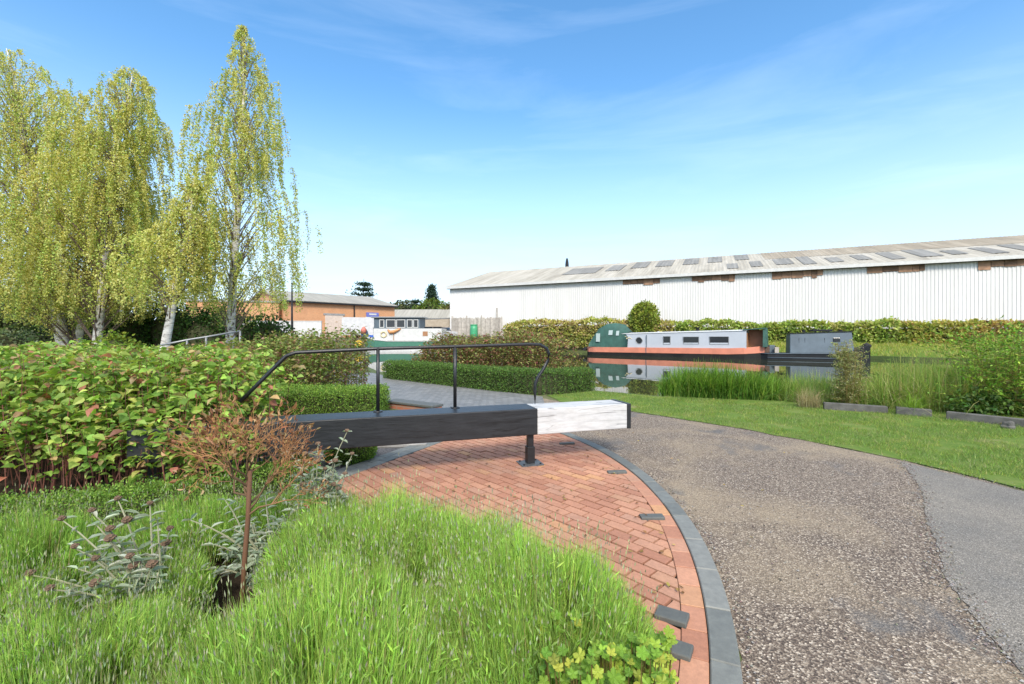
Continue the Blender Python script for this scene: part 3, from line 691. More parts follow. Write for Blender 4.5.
# low far building
lf = thing('low_building', 'long low building with tan roof and small dark windows beyond the yard', 'building', (-31.0, 112.0, 0), R(-4))
g = G(); g.box(0, 30, 0, 9, 0, 6.2); g.build('wall', M['whitep'], lf)
g = G(); g.add([(-.4, -.5, 6.1), (30.4, -.5, 6.1), (30.4, 4.5, 8.6), (-.4, 4.5, 8.6), (30.4, 9.5, 6.1), (-.4, 9.5, 6.1)], [(0, 1, 2, 3), (3, 2, 4, 5)]); g.build('roof', M['groof'], lf)
for i in range(8):
    if i == 3: continue
    w = thing if False else None
    g = G(); g.box(2.2 + i * 3.4, 4.4 + i * 3.4, -.06, .05, 4.7, 5.6); wo = g.build('window', M['glass'], lf)
    g = G(); g.box(2.1 + i * 3.4, 4.5 + i * 3.4, -.1, .02, 4.55, 4.69); g.build('sill', M['whitep'], wo)
ts = thing('tan_shed', 'pale tan end block beside the white warehouse corner', 'building', (-14.0, 92.0, 0), R(-6))
g = G(); g.box(0, 7, 0, 6, 0, 5.0); g.build('wall', M['stonew'], ts)
g = G(); g.box(-.2, 7.2, -.2, 6.2, 5.0, 5.25); g.build('roof', M['whitep'], ts)
# yard walls
def wall_run(name, pts, h, th, mat, lab, cat, cop=None):
    a_, b_ = np.array(pts[0]), np.array(pts[1]); l = np.linalg.norm(b_ - a_)
    t = thing(name, lab, cat, (*a_, 0), math.atan2(*(b_ - a_)[::-1]))
    g = G(); g.box(0, l, 0, th, 0, h); g.build('wall_face', mat, t)
    g = G(); g.box(-.03, l + .03, -.05, th + .05, h, h + .12); g.build('coping', cop or M['conc2'], t); return t
wall_run('yard_wall', [(-19, 71.2), (-9.1, 63.0)], 4.1, .4, M['stonew'], 'tan stone yard wall behind the parked cars', 'wall')
wall_run('white_wall', [(-48, 69.4), (-30.5, 70.4)], 3.9, .3, M['whitep'], 'long white boundary wall below the orange brick building', 'wall', M['whitep'])
tf = thing('timber_fence', 'weathered timber fence with posts against the white warehouse corner', 'fence', (-8.2, 59.5, 1.3), R(-27))
g = G()
for i in range(46): g.box(i * .17, i * .17 + .15, 0, .03, .25, 2.7 + rng.normal(0, .05), tint=(rng.uniform(.75, 1.2),) * 3)
g.build('pales', M['timber'], tf)
for i in range(4): g = G(); g.box(i * 2.3, i * 2.3 + .14, .035, .18, 0, 3.0 + (.9 if i == 3 else 0)); g.build('post', M['timber'], tf)

# ---- vehicles
def car(name, lab, loc, rz, paint, van=False):
    t = thing(name, lab, 'van' if van else 'car', loc, rz, None)
    if not van:
        prof = [(-2.1, .35), (2.1, .35), (2.15, .7), (1.95, .85), (1.0, .95), (-1.9, .98), (-2.15, .85)]; cab = [(1.05, .94), (.35, 1.42), (-.95, 1.46), (-1.75, .97)]; w = .86; gz = (.98, 1.38)
    else:
        prof = [(-2.6, .4), (2.6, .4), (2.65, 1.0), (2.3, 1.25), (1.7, 2.15), (1.2, 2.35), (-2.5, 2.4), (-2.6, 2.2)]; cab = None; w = .95
    def sweep(pr, w0, w1):
        g = G(); p = np.array(pr); n = len(p); zz = (p[:, 1] - p[:, 1].min()) / (np.ptp(p[:, 1]) + 1e-6); ww = w0 + (w1 - w0) * zz
        a_ = np.c_[p[:, 0], -ww, p[:, 1]]; b_ = np.c_[p[:, 0], ww, p[:, 1]]
        g.add(np.r_[a_, b_], [(i, (i + 1) % n, n + (i + 1) % n, n + i) for i in range(n)]); g.ngon(a_); g.ngon(b_[::-1]); return g
    bevel(sweep(prof, w, w - .04).build('body', paint, t), .05, 3)
    if cab:
        bevel(sweep(cab, w - .06, w - .22).build('cabin', M['glass'], t), .04, 2)
        g = G(); g.box(-.95, .33, -.62, .62, 1.44, 1.49); bevel(g.build('roof_panel', paint, t), .02)
    else:
        g = G(); g.ngon([(1.78, -w - .005, 1.35), (2.2, -w - .005, 1.35), (1.75, -w - .005, 2.0), (1.2, -w - .005, 2.0), (1.2, -w - .005, 1.35)]); g.build('side_window', M['glass'], t)
    for sx in (-1.3, 1.3):
        for sy in (-1, 1):
            g = G(); g.tube([(sx, sy * (w - .2), .33), (sx, sy * (w + .01), .33)], .33, 18); wl_ = g.build('wheel', M['tyre'], t)
            g = G(); g.tube([(sx, sy * (w + .011), .33), (sx, sy * (w + .02), .33)], .2, 12); g.build('rim', M['galv'], wl_)
    for sy in (-1, 1):
        x = 2.12 if not van else 2.62
        g = G(); g.box(x, x + .05, sy * .55 - .15, sy * .55 + .15, .72, .84); g.build('headlight', M['whitep'], t)
    return t
car('parked_car', 'dark estate car parked below the orange brick building behind the birches', (-36.8, 67.3, 1.3), R(8), M['carb'])
car('parked_car', 'pale silver car parked in front of the tan yard wall', (-12.7, 63.1, 1.3), R(-28), M['cars'])
car('parked_car', 'white car parked nearest the yard wall beside the green water butt', (-8.9, 60.5, 1.3), R(-28), M['carw'])
car('parked_van', 'white box van parked behind the bow of the green and white barge', (-22.6, 68.5, 1.3), R(5), M['carw'], True).scale = (1.3, 1.3, 1.3)
bt = thing('water_butt', 'bright green plastic barrel with a lid standing by the tan wall', 'barrel', (-4.95, 57.15, 1.3))
g = G(); g.tube([(0, 0, 0), (0, 0, .5), (0, 0, 1.2), (0, 0, 1.7)], [.45, .5, .5, .45], 16); g.build('barrel', M['greenbin'], bt, True)
g = G(); g.tube([(0, 0, 1.7), (0, 0, 1.8)], .5, 16); g.build('lid', M['greenbin'], bt)

# ================================================================== BOATS
def hull_loft(stations, prof):
    """stations: (x, half width, sheer z); prof: list of (width factor, z fraction)"""
    g = G(); vs = []
    for x, w, zt in stations:
        ring = [(x, -w * f, z0 + (zt - z0) * k) for f, k, z0 in [(p[0], p[1], -.35) for p in prof]] + [(x, w * f, -.35 + (zt + .35) * k) for f, k in [(p[0], p[1]) for p in prof][::-1]]
        vs.append(ring)
    v = np.array(vs); n, m = v.shape[:2]
    g.add(v.reshape(-1, 3), [(i * m + j, (i + 1) * m + j, (i + 1) * m + (j + 1) % m, i * m + (j + 1) % m) for i in range(n - 1) for j in range(m)])
    g.ngon(v[0]); g.ngon(v[-1][::-1]); return g
nA, nB = np.array([7.2, 43.3]), np.array([19.8, 34.6]); nd = unit(nB - nA); nl = np.linalg.norm(nB - nA)
nb_ = thing('narrowboat', 'pale grey narrowboat with an orange gunwale band and green canvas stern cover', 'narrowboat', (*nA, WZ), math.atan2(nd[1], nd[0]))
def bx(px):
    t = (px - 512) / F; return (t * nA[1] - nA[0]) / (nd[0] - t * nd[1])
def bz(px, py):
    x = bx(px); d = nA[1] + nd[1] * x; return CH - (py - H) / F * d - WZ
BY = 1.05
sta = [(-.1, .35, .78), (.25, .8, .78), (.8, .98, .78), (1.6, 1.05, .78), (nl - 2.6, 1.05, .84), (nl - 1.4, .95, .9), (nl - .6, .62, .98), (nl + .1, .12, 1.08)]
def loft(rows, mat, name, y0=BY):
    """rows: (x, half width, z bottom, z top)"""
    g = G(); v = np.array([[(x, y0 - w, b), (x, y0 - w, t), (x, y0 + w, t), (x, y0 + w, b)] for x, w, b, t in rows]); n = len(rows)
    g.add(v.reshape(-1, 3), [(i * 4 + j, (i + 1) * 4 + j, (i + 1) * 4 + (j + 1) % 4, i * 4 + (j + 1) % 4)[::-1] for i in range(n - 1) for j in range(4)])
    g.ngon(v[0]); g.ngon(v[-1][::-1]); return g.build(name, mat, nb_)
loft([(x, w * .97, -.3, .30 + (zt - .78) * .8) for x, w, zt in sta], M['hullb'], 'lower_hull')
loft([(x, w, .301 + (zt - .78) * .8, zt) for x, w, zt in sta], M['orange'], 'gunwale_band')
g = G(); g.box(-.15, nl, -.03, .0, .28, .33)
c0, c1 = bx(611), bx(746)
zr0, zr1 = 2.02, 2.28
def cabin(x0, x1, za, zb, y0, y1, inset, mat, name, par):
    g = G(); v = [(x0, y0, .78), (x1, y0, .84), (x1, y1, .84), (x0, y1, .78), (x0, y0 + inset, za), (x1, y0 + inset, zb), (x1, y1 - inset, zb), (x0, y1 - inset, za)]
    g.add(v, [(3, 2, 1, 0), (4, 5, 6, 7), (0, 1, 5, 4), (1, 2, 6, 5), (2, 3, 7, 6), (3, 0, 4, 7)]); return g.build(name, mat, par)
cabin(c0, c1, zr0, zr1, .13, 2 * BY - .13, .1, M['boatg'], 'cabin', nb_)
g = G(); v = []
for x, z in ((c0 - .05, zr0), (c1 + .05, zr1)):
    v += [(x, .17, z + .002), (x, .22, z + .05), (x, BY, z + .11), (x, 2 * BY - .22, z + .05), (x, 2 * BY - .17, z + .002)]
g.add(v, [(i, i + 5, i + 6, i + 1) for i in range(4)]); g.ngon(v[:5]); g.ngon(v[5:][::-1]); g.build('roof', M['boatroof'], nb_)
def side_y(z, x): return .13 + .1 * (z - .8) / 1.3
def frame_window(px0, px1, py0, py1, name='window'):
    xa, xb = bx(px0), bx(px1); zt, zb = bz((px0 + px1) / 2, py0), bz((px0 + px1) / 2, py1); y = side_y((zt + zb) / 2, 0)
    g = G(); fw = .04
    for a_, b_, c_, d_ in ((xa, xb, zt - fw, zt), (xa, xb, zb, zb + fw), (xa, xa + fw, zb + fw, zt - fw), (xb - fw, xb, zb + fw, zt - fw)): g.box(a_, b_, y - .05, y + .06, c_, d_)
    o = g.build(name, M['galv'], nb_); g = G(); g.box(xa + fw, xb - fw, y - .02, y + .03, zb + fw, zt - fw); g.build('pane', M['glass'], o)
frame_window(662.6, 670, 336.2, 344.6); frame_window(682.6, 698.6, 336.6, 344.2); frame_window(709, 728.6, 336.4, 344.6)
x, z = bx(638.5), bz(638.5, 340.6); y = side_y(z, 0); g = G()
a_ = np.linspace(0, 2 * np.pi, 25); g.tube(np.c_[x + .3 * np.cos(a_), np.full(25, y - .02), z + .3 * np.sin(a_)], .035, 6, cap=False); po = g.build('porthole', M['galv'], nb_, True)
g = G(); g.tube([(x, y - .03, z), (x, y + .03, z)], .29, 24); g.build('pane', M['glass'], po)
x = bx(646); g = G(); g.box(x - .03, x + .03, .085, .14, .82, 1.95); g.box(x - .03, x + .03, -.03, .02, .3, .8); g.build('seam_strip', M['slate'], nb_)
# painted flourish on the cabin side
x, z = bx(622.5), bz(622.5, 338.8); y = side_y(z, 0); g = G()
for k in range(7):
    a_ = k * 2 * np.pi / 7; cx, cz = x + .28 * math.cos(a_), z + .2 * math.sin(a_)
    th = np.linspace(0, 2 * np.pi, 11)[:-1]; g.ngon(np.c_[cx + .17 * np.cos(th), np.full(10, y - .012 + .02 * (cz - z)), cz + .09 * np.sin(th)])
for s_ in (-1, 1): g.tube([(x + s_ * .3, y - .02, z), (x + s_ * .6, y - .02, z + .12), (x + s_ * .85, y - .02, z - .02)], [.05, .04, .02], 5)
g.build('painted_flourish', M['cream'], nb_)
# stern canvas cover: rounded hood on hoops
g = G(); xs = [bx(588), bx(592), bx(597.5), bx(604), bx(613), bx(620), bx(627)]; tops = [1.15, 1.9, 2.6, 3.02, 3.08, 2.92, 2.25]; vs = []
for x, zt in zip(xs, tops):
    for j in range(13):
        t = math.pi * j / 12; vs.append((x + .03 * math.sin(j * 2.1), BY - .98 * math.cos(t) * (1 if j in (0, 12) else 1.0 - .05 * math.sin(t)), .79 + (zt - .79) * min(1, math.sin(t) * 1.35) ** .8 + .03 * math.sin(5 * t + x * 3)))
m_ = 13; g.add(vs, [(i * m_ + j, i * m_ + j + 1, (i + 1) * m_ + j + 1, (i + 1) * m_ + j) for i in range(len(xs) - 1) for j in range(m_ - 1)])
g.ngon(vs[:m_]); g.ngon(vs[-m_:][::-1]); cv = g.build('canvas_cover', M['canvas'], nb_, True)
for pa, pb, za, zb in ((596, 600, 1.3, 2.1), (608, 612, 1.95, 2.5), (615.5, 618.5, 1.9, 2.45)):
    g = G(); xa, xb = bx(pa), bx(pb); ya = .02 if za < 1.8 else .12; yb = .1 if za < 1.8 else .32
    g.add([(xa, ya - .05, za), (xb, ya - .05, za), (xb, yb - .07, zb), (xa, yb - .07, zb)], [(0, 1, 2, 3)]); g.build('clear_window', M['canvasw'], cv)
# bow well: brown doors, board roof, green post
x0, x1 = c1 + .02, bx(765.5)
g = G(); g.box(x0 - .012, x0 + .03, .35, 2 * BY - .35, .85, 2.1); g.build('front_door', M['wood'], nb_)
g = G(); g.add([(x0 - .25, .1, 2.33), (x1, .3, 2.44), (x1, 1.8, 2.44), (x0 - .25, 2.0, 2.33), (x0 - .25, .1, 2.4), (x1, .3, 2.51), (x1, 1.8, 2.51), (x0 - .25, 2.0, 2.4)], [(3, 2, 1, 0), (4, 5, 6, 7), (0, 1, 5, 4), (1, 2, 6, 5), (2, 3, 7, 6), (3, 0, 4, 7)]); g.build('cratch_roof', M['canvas'], nb_)
g = G(); g.add([(x1 - .22, .35, .95), (x1 + .08, .40, 1.0), (x1 + .02, .40, 2.44), (x1 - .2, .35, 2.43), (x1 - .22, 1.75, .95), (x1 + .08, 1.7, 1.0), (x1 + .02, 1.7, 2.44), (x1 - .2, 1.75, 2.43)], [(0, 1, 2, 3), (7, 6, 5, 4), (0, 4, 5, 1), (1, 5, 6, 2), (3, 7, 4, 0), (2, 6, 7, 3)]); g.build('cratch_cover', M['canvas'], nb_)
g = G(); g.box(x0 + .02, x1 - .25, 1.55, 1.6, .95, 2.36); g.build('side_panel', M['wood'], nb_)
g = G(); xv = bx(695); g.tube([(xv, BY, 2.2), (xv, BY, 2.55)], [.14, .14], 10); g.tube([(xv, BY, 2.55), (xv, BY, 2.62)], [.2, .2], 10); g.build('roof_vent', M['hullb'], nb_)
for px in (655, 676): g = G(); xv = bx(px); g.tube([(xv, BY, 2.1), (xv, BY, 2.28)], .1, 10); g.build('roof_vent', M['whitep'], nb_)
g = G(); g.tube([(-.35, BY - .5, .55), (-.35, BY + .5, .55)], .18, 10); g.build('stern_fender', M['tyre'], nb_)

# small dark workboat moored ahead
tA = nA + nd * (nl - .25) + np.array([-nd[1], nd[0]]) * -.0; tl = 6.9; td = unit(np.array([.92, -.36])); tA = tA + np.array([.15, .2])
tb = thing('small_workboat', 'small slate blue cabin boat with a black hull moored at the narrowboat bow', 'boat', (*tA, WZ), math.atan2(td[1], td[0]))
g = G(); rows = [(0, .55, -.3, .5), (.5, .9, -.3, .5), (5.1, .95, -.3, .55), (6.1, .85, -.3, .78), (6.9, .5, -.3, 1.05), (7.4, .08, -.3, 1.22)]
v = np.array([[(x, BY - w, b), (x, BY - w * 1.02, t), (x, BY + w * 1.02, t), (x, BY + w, b)] for x, w, b, t in rows]); n = len(rows)
g.add(v.reshape(-1, 3), [(i * 4 + j, (i + 1) * 4 + j, (i + 1) * 4 + (j + 1) % 4, i * 4 + (j + 1) % 4)[::-1] for i in range(n - 1) for j in range(4)]); g.ngon(v[0]); g.ngon(v[-1][::-1]); bevel(g.build('hull', M['slated'], tb), .03)
def tx_(px): t = (px - 512) / F; return (t * tA[1] - tA[0]) / (td[0] - t * td[1])
ca, cb_ = tx_(787) + .25, tx_(852) + .15
g = G(); g.add([(ca, .25, .5), (cb_ + .1, .25, .55), (cb_ + .1, 1.85, .55), (ca, 1.85, .5), (ca + .02, .36, 2.02), (cb_ - .05, .36, 2.16), (cb_ - .05, 1.74, 2.16), (ca + .02, 1.74, 2.02)], [(3, 2, 1, 0), (4, 5, 6, 7), (0, 1, 5, 4), (1, 2, 6, 5), (2, 3, 7, 6), (3, 0, 4, 7)]); bevel(g.build('cabin', M['slate'], tb), .04, 2)
g = G(); g.add([(ca - .06, .3, 2.03), (cb_ + .02, .3, 2.17), (cb_ + .02, 1.8, 2.17), (ca - .06, 1.8, 2.03), (ca - .06, .3, 2.09), (cb_ + .02, .3, 2.23), (cb_ + .02, 1.8, 2.23), (ca - .06, 1.8, 2.09)], [(3, 2, 1, 0), (4, 5, 6, 7), (0, 1, 5, 4), (1, 2, 6, 5), (2, 3, 7, 6), (3, 0, 4, 7)]); g.build('roof', M['slated'], tb)
g = G(); g.tube([(-.02, BY - .6, .47), (.5, BY - .94, .47), (5.1, BY - .99, .52), (6.1, BY - .89, .75)], .035, 6); g.tube([(.5, BY - .93, .14), (5.1, BY - .97, .16)], .03, 6); g.build('rubbing_strake', M['slate'], tb, True)
x = tx_(838); g = G(); g.box(x - .22, x + .22, .26, .33, 1.42, 1.72); bevel(g.build('window', M['glass'], tb), .02)
for px in (800, 806, 826): x = tx_(px); g = G(); g.box(x - .008, x + .008, .285 + .02, .33, .8, 1.7); g.build('door_seam', M['slated'], tb)
g = G(); x = tx_(826); g.box(x - .75, x + .55, .5, 1.5, 2.2, 2.36); bevel(g.build('roof_box', M['slated'], tb), .02)
for px in (807, 845): x = tx_(px); g = G(); g.tube([(x, 1.0, 2.15), (x, 1.0, 2.32)], .12, 10); g.build('roof_vent', M['slated'], tb)
for i, (x, y, w, h) in enumerate(((.35, .5, .35, .5), (.75, .9, .4, .62), (1.05, .45, .3, .45), (.9, 1.4, .5, .5))):
    g = G(); g.box(x, x + w, y, y + w, .5, .5 + h); o = bevel(g.build('deck_crate', (M['rust'], M['slate'], M['timber'], M['slated'])[i], tb), .03)
g = G(); g.tube([(7.0, BY, 1.05), (7.2, BY, 1.15), (7.45, BY, 1.05)], [.16, .2, .14], 8); g.build('bow_fender', M['tyre'], tb, True)

# green and white barge on the left
gA = np.array([-18.1, 53.2]); gb = thing('green_barge', 'white barge with a green hull band and a glazed grey wheelhouse', 'barge', (*gA, WZ), R(-3))
rows = [(-.4, .1, 1.75), (.3, .8, 1.55), (1.4, 1.5, 1.35), (3, 1.8, 1.2), (9.5, 1.8, 1.2), (11, 1.3, 1.35)]
def gl(rows, b, t_, mat, name, k=1.0, y0=1.9):
    g = G(); v = np.array([[(x, y0 - w * k, b(z)), (x, y0 - w * k, t_(z)), (x, y0 + w * k, t_(z)), (x, y0 + w * k, b(z))] for x, w, z in rows]); n = len(rows)
    g.add(v.reshape(-1, 3), [(i * 4 + j, (i + 1) * 4 + j, (i + 1) * 4 + (j + 1) % 4, i * 4 + (j + 1) % 4)[::-1] for i in range(n - 1) for j in range(4)]); g.ngon(v[0]); g.ngon(v[-1][::-1]); return g.build(name, mat, gb)
gl(rows, lambda z: -.4, lambda z: .34 + (z - 1.2) * .3, M['whitep'], 'boot_top', .98)
gl(rows, lambda z: .341 + (z - 1.2) * .3, lambda z: z, M['greenp'], 'hull_band')
gl(rows, lambda z: z + .002, lambda z: z + .1, M['whitep'], 'rubbing_strake', 1.03)
g = G(); g.box(1.2, 9.6, .4, 3.4, 1.3, 2.75); bevel(g.build('cabin', M['whitep'], gb), .06)
g = G(); g.box(1.2, 6.9, .6, 3.2, 2.752, 4.05); wh_ = bevel(g.build('wheelhouse', M['slate'], gb), .03)
g = G(); g.box(.9, 7.2, .35, 3.45, 4.05, 4.2); bevel(g.build('roof', M['galv'], gb), .03)
for a_, b_ in ((1.9, 2.5), (2.75, 3.9), (4.0, 5.1), (5.3, 6.0), (6.1, 6.7)):
    g = G()
    for u0, u1, z0, z1 in ((a_, b_, 3.78, 3.86), (a_, b_, 2.85, 2.93), (a_, a_ + .08, 2.93, 3.78), (b_ - .08, b_, 2.93, 3.78)): g.box(u0, u1, .54, .62, z0, z1)
    o = g.build('window', M['whitep'], gb); g = G(); g.box(a_ + .08, b_ - .08, .57, .61, 2.93, 3.78); g.build('pane', M['glass'], o)
x, z = 2.5, 2.05; a_ = np.linspace(0, 2 * np.pi, 25); g = G(); g.tube(np.c_[x + .32 * np.cos(a_), np.full(25, .34), z + .32 * np.sin(a_)], .09, 8, cap=False); g.build('lifebuoy', M['cream'], gb, True)
g = G(); g.box(7.3, 7.9, .36, .42, 1.85, 2.4); g.build('window', M['wood'], gb)
g = G(); g.tube([(3.0, .38, 2.62), (3.3, .28, 2.3), (3.75, .26, 2.35), (4.4, .28, 2.65), (4.6, .38, 2.7)], [.08, .2, .2, .14, .07], 8); g.build('orange_dinghy_cover', M['orangep'], gb, True)
g = G(); g.tube([(3.75, .3, 1.3), (3.75, .3, 2.5)], .04, 6); g.build('stanchion', M['wood'], gb)
g = G(); g.tube([(-.35, 1.6, 1.55), (-.3, 1.5, 2.0), (-.25, 1.5, 2.4), (-.22, 1.5, 2.75)], [.4, .45, .35, .12], 10); g.build('deck_cover', M['bluecloth'], gb, True)
g = G(); g.tube([(-.3, 1.15, 2.2), (-.25, 1.1, 2.6), (-.25, 1.1, 3.0)], [.3, .36, .1], 10); g.build('stowed_bundle', M['redp'], gb, True)
g = G(); g.tube([(-.95, 1.3, .3), (-.95, 1.3, .6), (-.95, 1.3, 1.1), (-.95, 1.3, 1.35)], [.15, .5, .5, .12], 12); g.build('yellow_fender', M['yellow'], gb, True)
g = G(); g.tube([(.9, 1.8, 1.4), (.9, 1.8, 2.9)], .07, 8); g.box(.75, 1.1, 1.6, 2.0, 2.2, 2.9); g.build('bow_locker', M['slated'], gb)
for x in (7.4, 8.5): g = G(); g.box(x, x + .9, .6, 1.4, 2.76, 2.98); bevel(g.build('roof_hatch', M['slated'], gb), .02)

# steel frame on the far bank
sf = thing('steel_frame', 'rusty angled steel frame standing on the far bank by the hedge', 'frame', (35.6, 31.0, .75), R(-25))
g = G(); g.tube([(0, 0, 1.2), (4, 0, 1.3)], .09, 6); g.build('top_bar', M['rust'], sf)
g = G(); g.tube([(0, 0, 1.2), (.9, 0, -.2)], .09, 6); g.build('brace', M['rust'], sf)
g = G(); g.tube([(3.9, 0, -.2), (3.9, 0, 1.3)], .09, 6); g.build('post', M['rust'], sf)

exec_veg = True
# ================================================================== VEGETATION
YG = [(.56, .57, .15), (.50, .54, .14), (.62, .60, .19), (.38, .46, .11), (.63, .56, .16)]
def birch(name, lab, base, height, lean, env, strands, seed, limbs=None, fork=None, cols=YG, lw=None, tr=.17, size=(.045, .075), zmin=.2, zlow=2.3):
    """env: list of (height fraction, radius to the left, radius to the right)"""
    global rng
    rng = np.random.default_rng(seed)
    t = thing(name, lab, 'birch tree', (*base, 0), 0, 'silver birches behind the shrubs')
    zs = np.linspace(0, 1, 14); axes = []
    stems = [(lean, 1.0, tr)] + ([fork] if fork else [])
    gt = G(); gl_ = G(); gw = G()
    for (lx, ly), hf, r0 in stems:
        wob = rng.normal(0, .05, (14, 2)).cumsum(0) * zs[:, None]
        ax = np.c_[lx * zs ** 1.0 + wob[:, 0], ly * zs + wob[:, 1], zs * height * hf - .05]; axes.append((ax, hf))
        gt.tube(ax, r0 * (1 - zs) ** .8 * np.where(zs < .04, 1.25, 1) + .012, 10)
    env = np.array(env); LP, LA, LT = [], [], []
    for ax, hf in axes:
        ns = int(strands * hf / len(axes) * (1.0 if len(axes) == 1 else 1.15))
        h = zmin + (1 - zmin) * rng.beta(1.15, 1.05, ns)
        for i in range(ns):
            az = rng.uniform(0, 2 * np.pi); hh = h[i]
            rr = np.interp(hh, env[:, 0], env[:, 1] if math.cos(az) < 0 else env[:, 2]) * (.25 + .75 * rng.uniform() ** .6) * rng.uniform(.8, 1.12) * (1 + .42 * math.sin(2 * az + seed + 5 * hh) * math.sin(13 * hh + seed + az))
            c = np.array([np.interp(hh, zs, ax[:, 0]), np.interp(hh, zs, ax[:, 1]), hh * height * hf])
            top = c + np.array([math.cos(az) * rr, math.sin(az) * rr, 0])
            hb = max(.1, hh - .05 - rr * .05 - .05 * rng.uniform()); s0 = np.array([np.interp(hb, zs, ax[:, 0]), np.interp(hb, zs, ax[:, 1]), hb * height * hf])
            mid = (s0 + top) / 2 + np.array([0, 0, .22 * rr])
            if i % 3 == 0: gw.tube([s0, mid, top], [.012 + .008 * rr, .010, .005], 4, (1.6, 1.7, 1.8), cap=False)
            ln = rng.uniform(.5, 1.0) * min(2.3, .45 + .85 * rr + .3) * (1.0 if hh < .9 else .45)
            ln = min(ln, max(.3, top[2] - zlow - .8 * rng.uniform()))
            k = max(10, int(ln * 80)); s = np.sort(rng.uniform(0, 1, k))
            od = np.array([math.cos(az), math.sin(az), 0]) * .22 * ln
            sway = rng.normal(0, .10, 3) * ln
            p = top + od * (s * (1 - .5 * s))[:, None] + sway * (s ** 2)[:, None] * .6; p[:, 2] = top[2] + .12 * np.sin(s * 2.2) - ln * s ** 1.25
            tw = np.linspace(0, 1, 4); q = top + od * (tw * (1 - .5 * tw))[:, None] + sway * (tw ** 2)[:, None] * .6; q[:, 2] = top[2] + .12 * np.sin(tw * 2.2) - ln * tw ** 1.25
            if i % 2 == 0: gw.tube(q, [.007, .006, .005, .003], 3, cap=False)
            # leaves along the limb as well
            if rr > .3:
                k2 = int(14 * rr); s2 = rng.uniform(.3, 1, k2)[:, None]; p2 = (1 - s2) ** 2 * s0 + 2 * s2 * (1 - s2) * mid + s2 ** 2 * top; p = np.r_[p, p2 + rng.normal(0, .07, p2.shape)]
            sp = np.array(cols)[rng.choice(len(cols), p=lw)]
            LP.append(p + rng.normal(0, .042, p.shape)); LT.append(np.tile(sp, (len(p), 1)))
    P = np.concatenate(LP); T = np.concatenate(LT); n = len(P)
    T = T * (1 + rng.normal(0, .22, (n, 1))) ; T[:, 0] *= 1 + rng.normal(0, .12, n); T = np.clip(T, .01, .6)
    axd = rdir(n); axd[:, 2] -= .9
    leaves(gl_, P, axd, rdir(n), rng.uniform(*size, n), rng.uniform(size[0] * .75, size[1] * .8, n), T, .06)
    gt.build('trunk', M['bark'], t, True); gw.build('twigs', M['twig'], t); gl_.build('crown', M['leaf'], t); return t
def bp(px, d): return ((px - 512) / F * d, d)
birch('birch_tree', 'tallest birch with a narrow pointed crown, right of the others', bp(228, 17.0), 13.5, (.5, .2), [(0, 0, 0), (.18, .6, 1.2), (.28, 1.3, 2.7), (.42, 1.3, 3.5), (.5, 1.6, 3.1), (.57, 1.9, 2.0), (.65, 2.0, 1.6), (.72, 1.7, 1.5), (.85, .9, 1.1), (.95, .45, .5), (1, .1, .1)], 530, 11)
birch('birch_tree', 'slender birch with a leaning white trunk and low crown, left of the tallest', bp(158, 14.5), 6.9, (1.0, .2), [(0, 0, 0), (.25, .6, .6), (.4, 1.4, 1.1), (.6, 1.6, 1.1), (.8, 1.1, .9), (1, .15, .15)], 290, 12, tr=.15, zmin=.42, zlow=2.4)
birch('birch_tree', 'straight birch with spotted trunk and broad drooping crown, beside the forked birch', bp(94, 17.5), 12.4, (.75, .3), [(0, 0, 0), (.2, 1.4, 1.8), (.35, 2.8, 2.7), (.55, 3.0, 1.8), (.7, 2.3, 1.4), (.85, 1.7, 1.2), (.95, 1.0, .8), (1, .3, .2)], 800, 13, tr=.16, zmin=.26, zlow=2.0)
birch('birch_tree', 'birch with a thick trunk forked low down, at the left edge', bp(70, 18.5), 13.8, (-2.9, .2), [(0, 0, 0), (.2, 2.4, 2.2), (.4, 3.3, 2.6), (.6, 3.3, 2.5), (.8, 2.8, 2.5), (.93, 2.0, 2.0), (1, .4, .4)], 1300, 14, fork=((1.5, .5), .62, .16), tr=.24, zmin=.25, zlow=1.9)

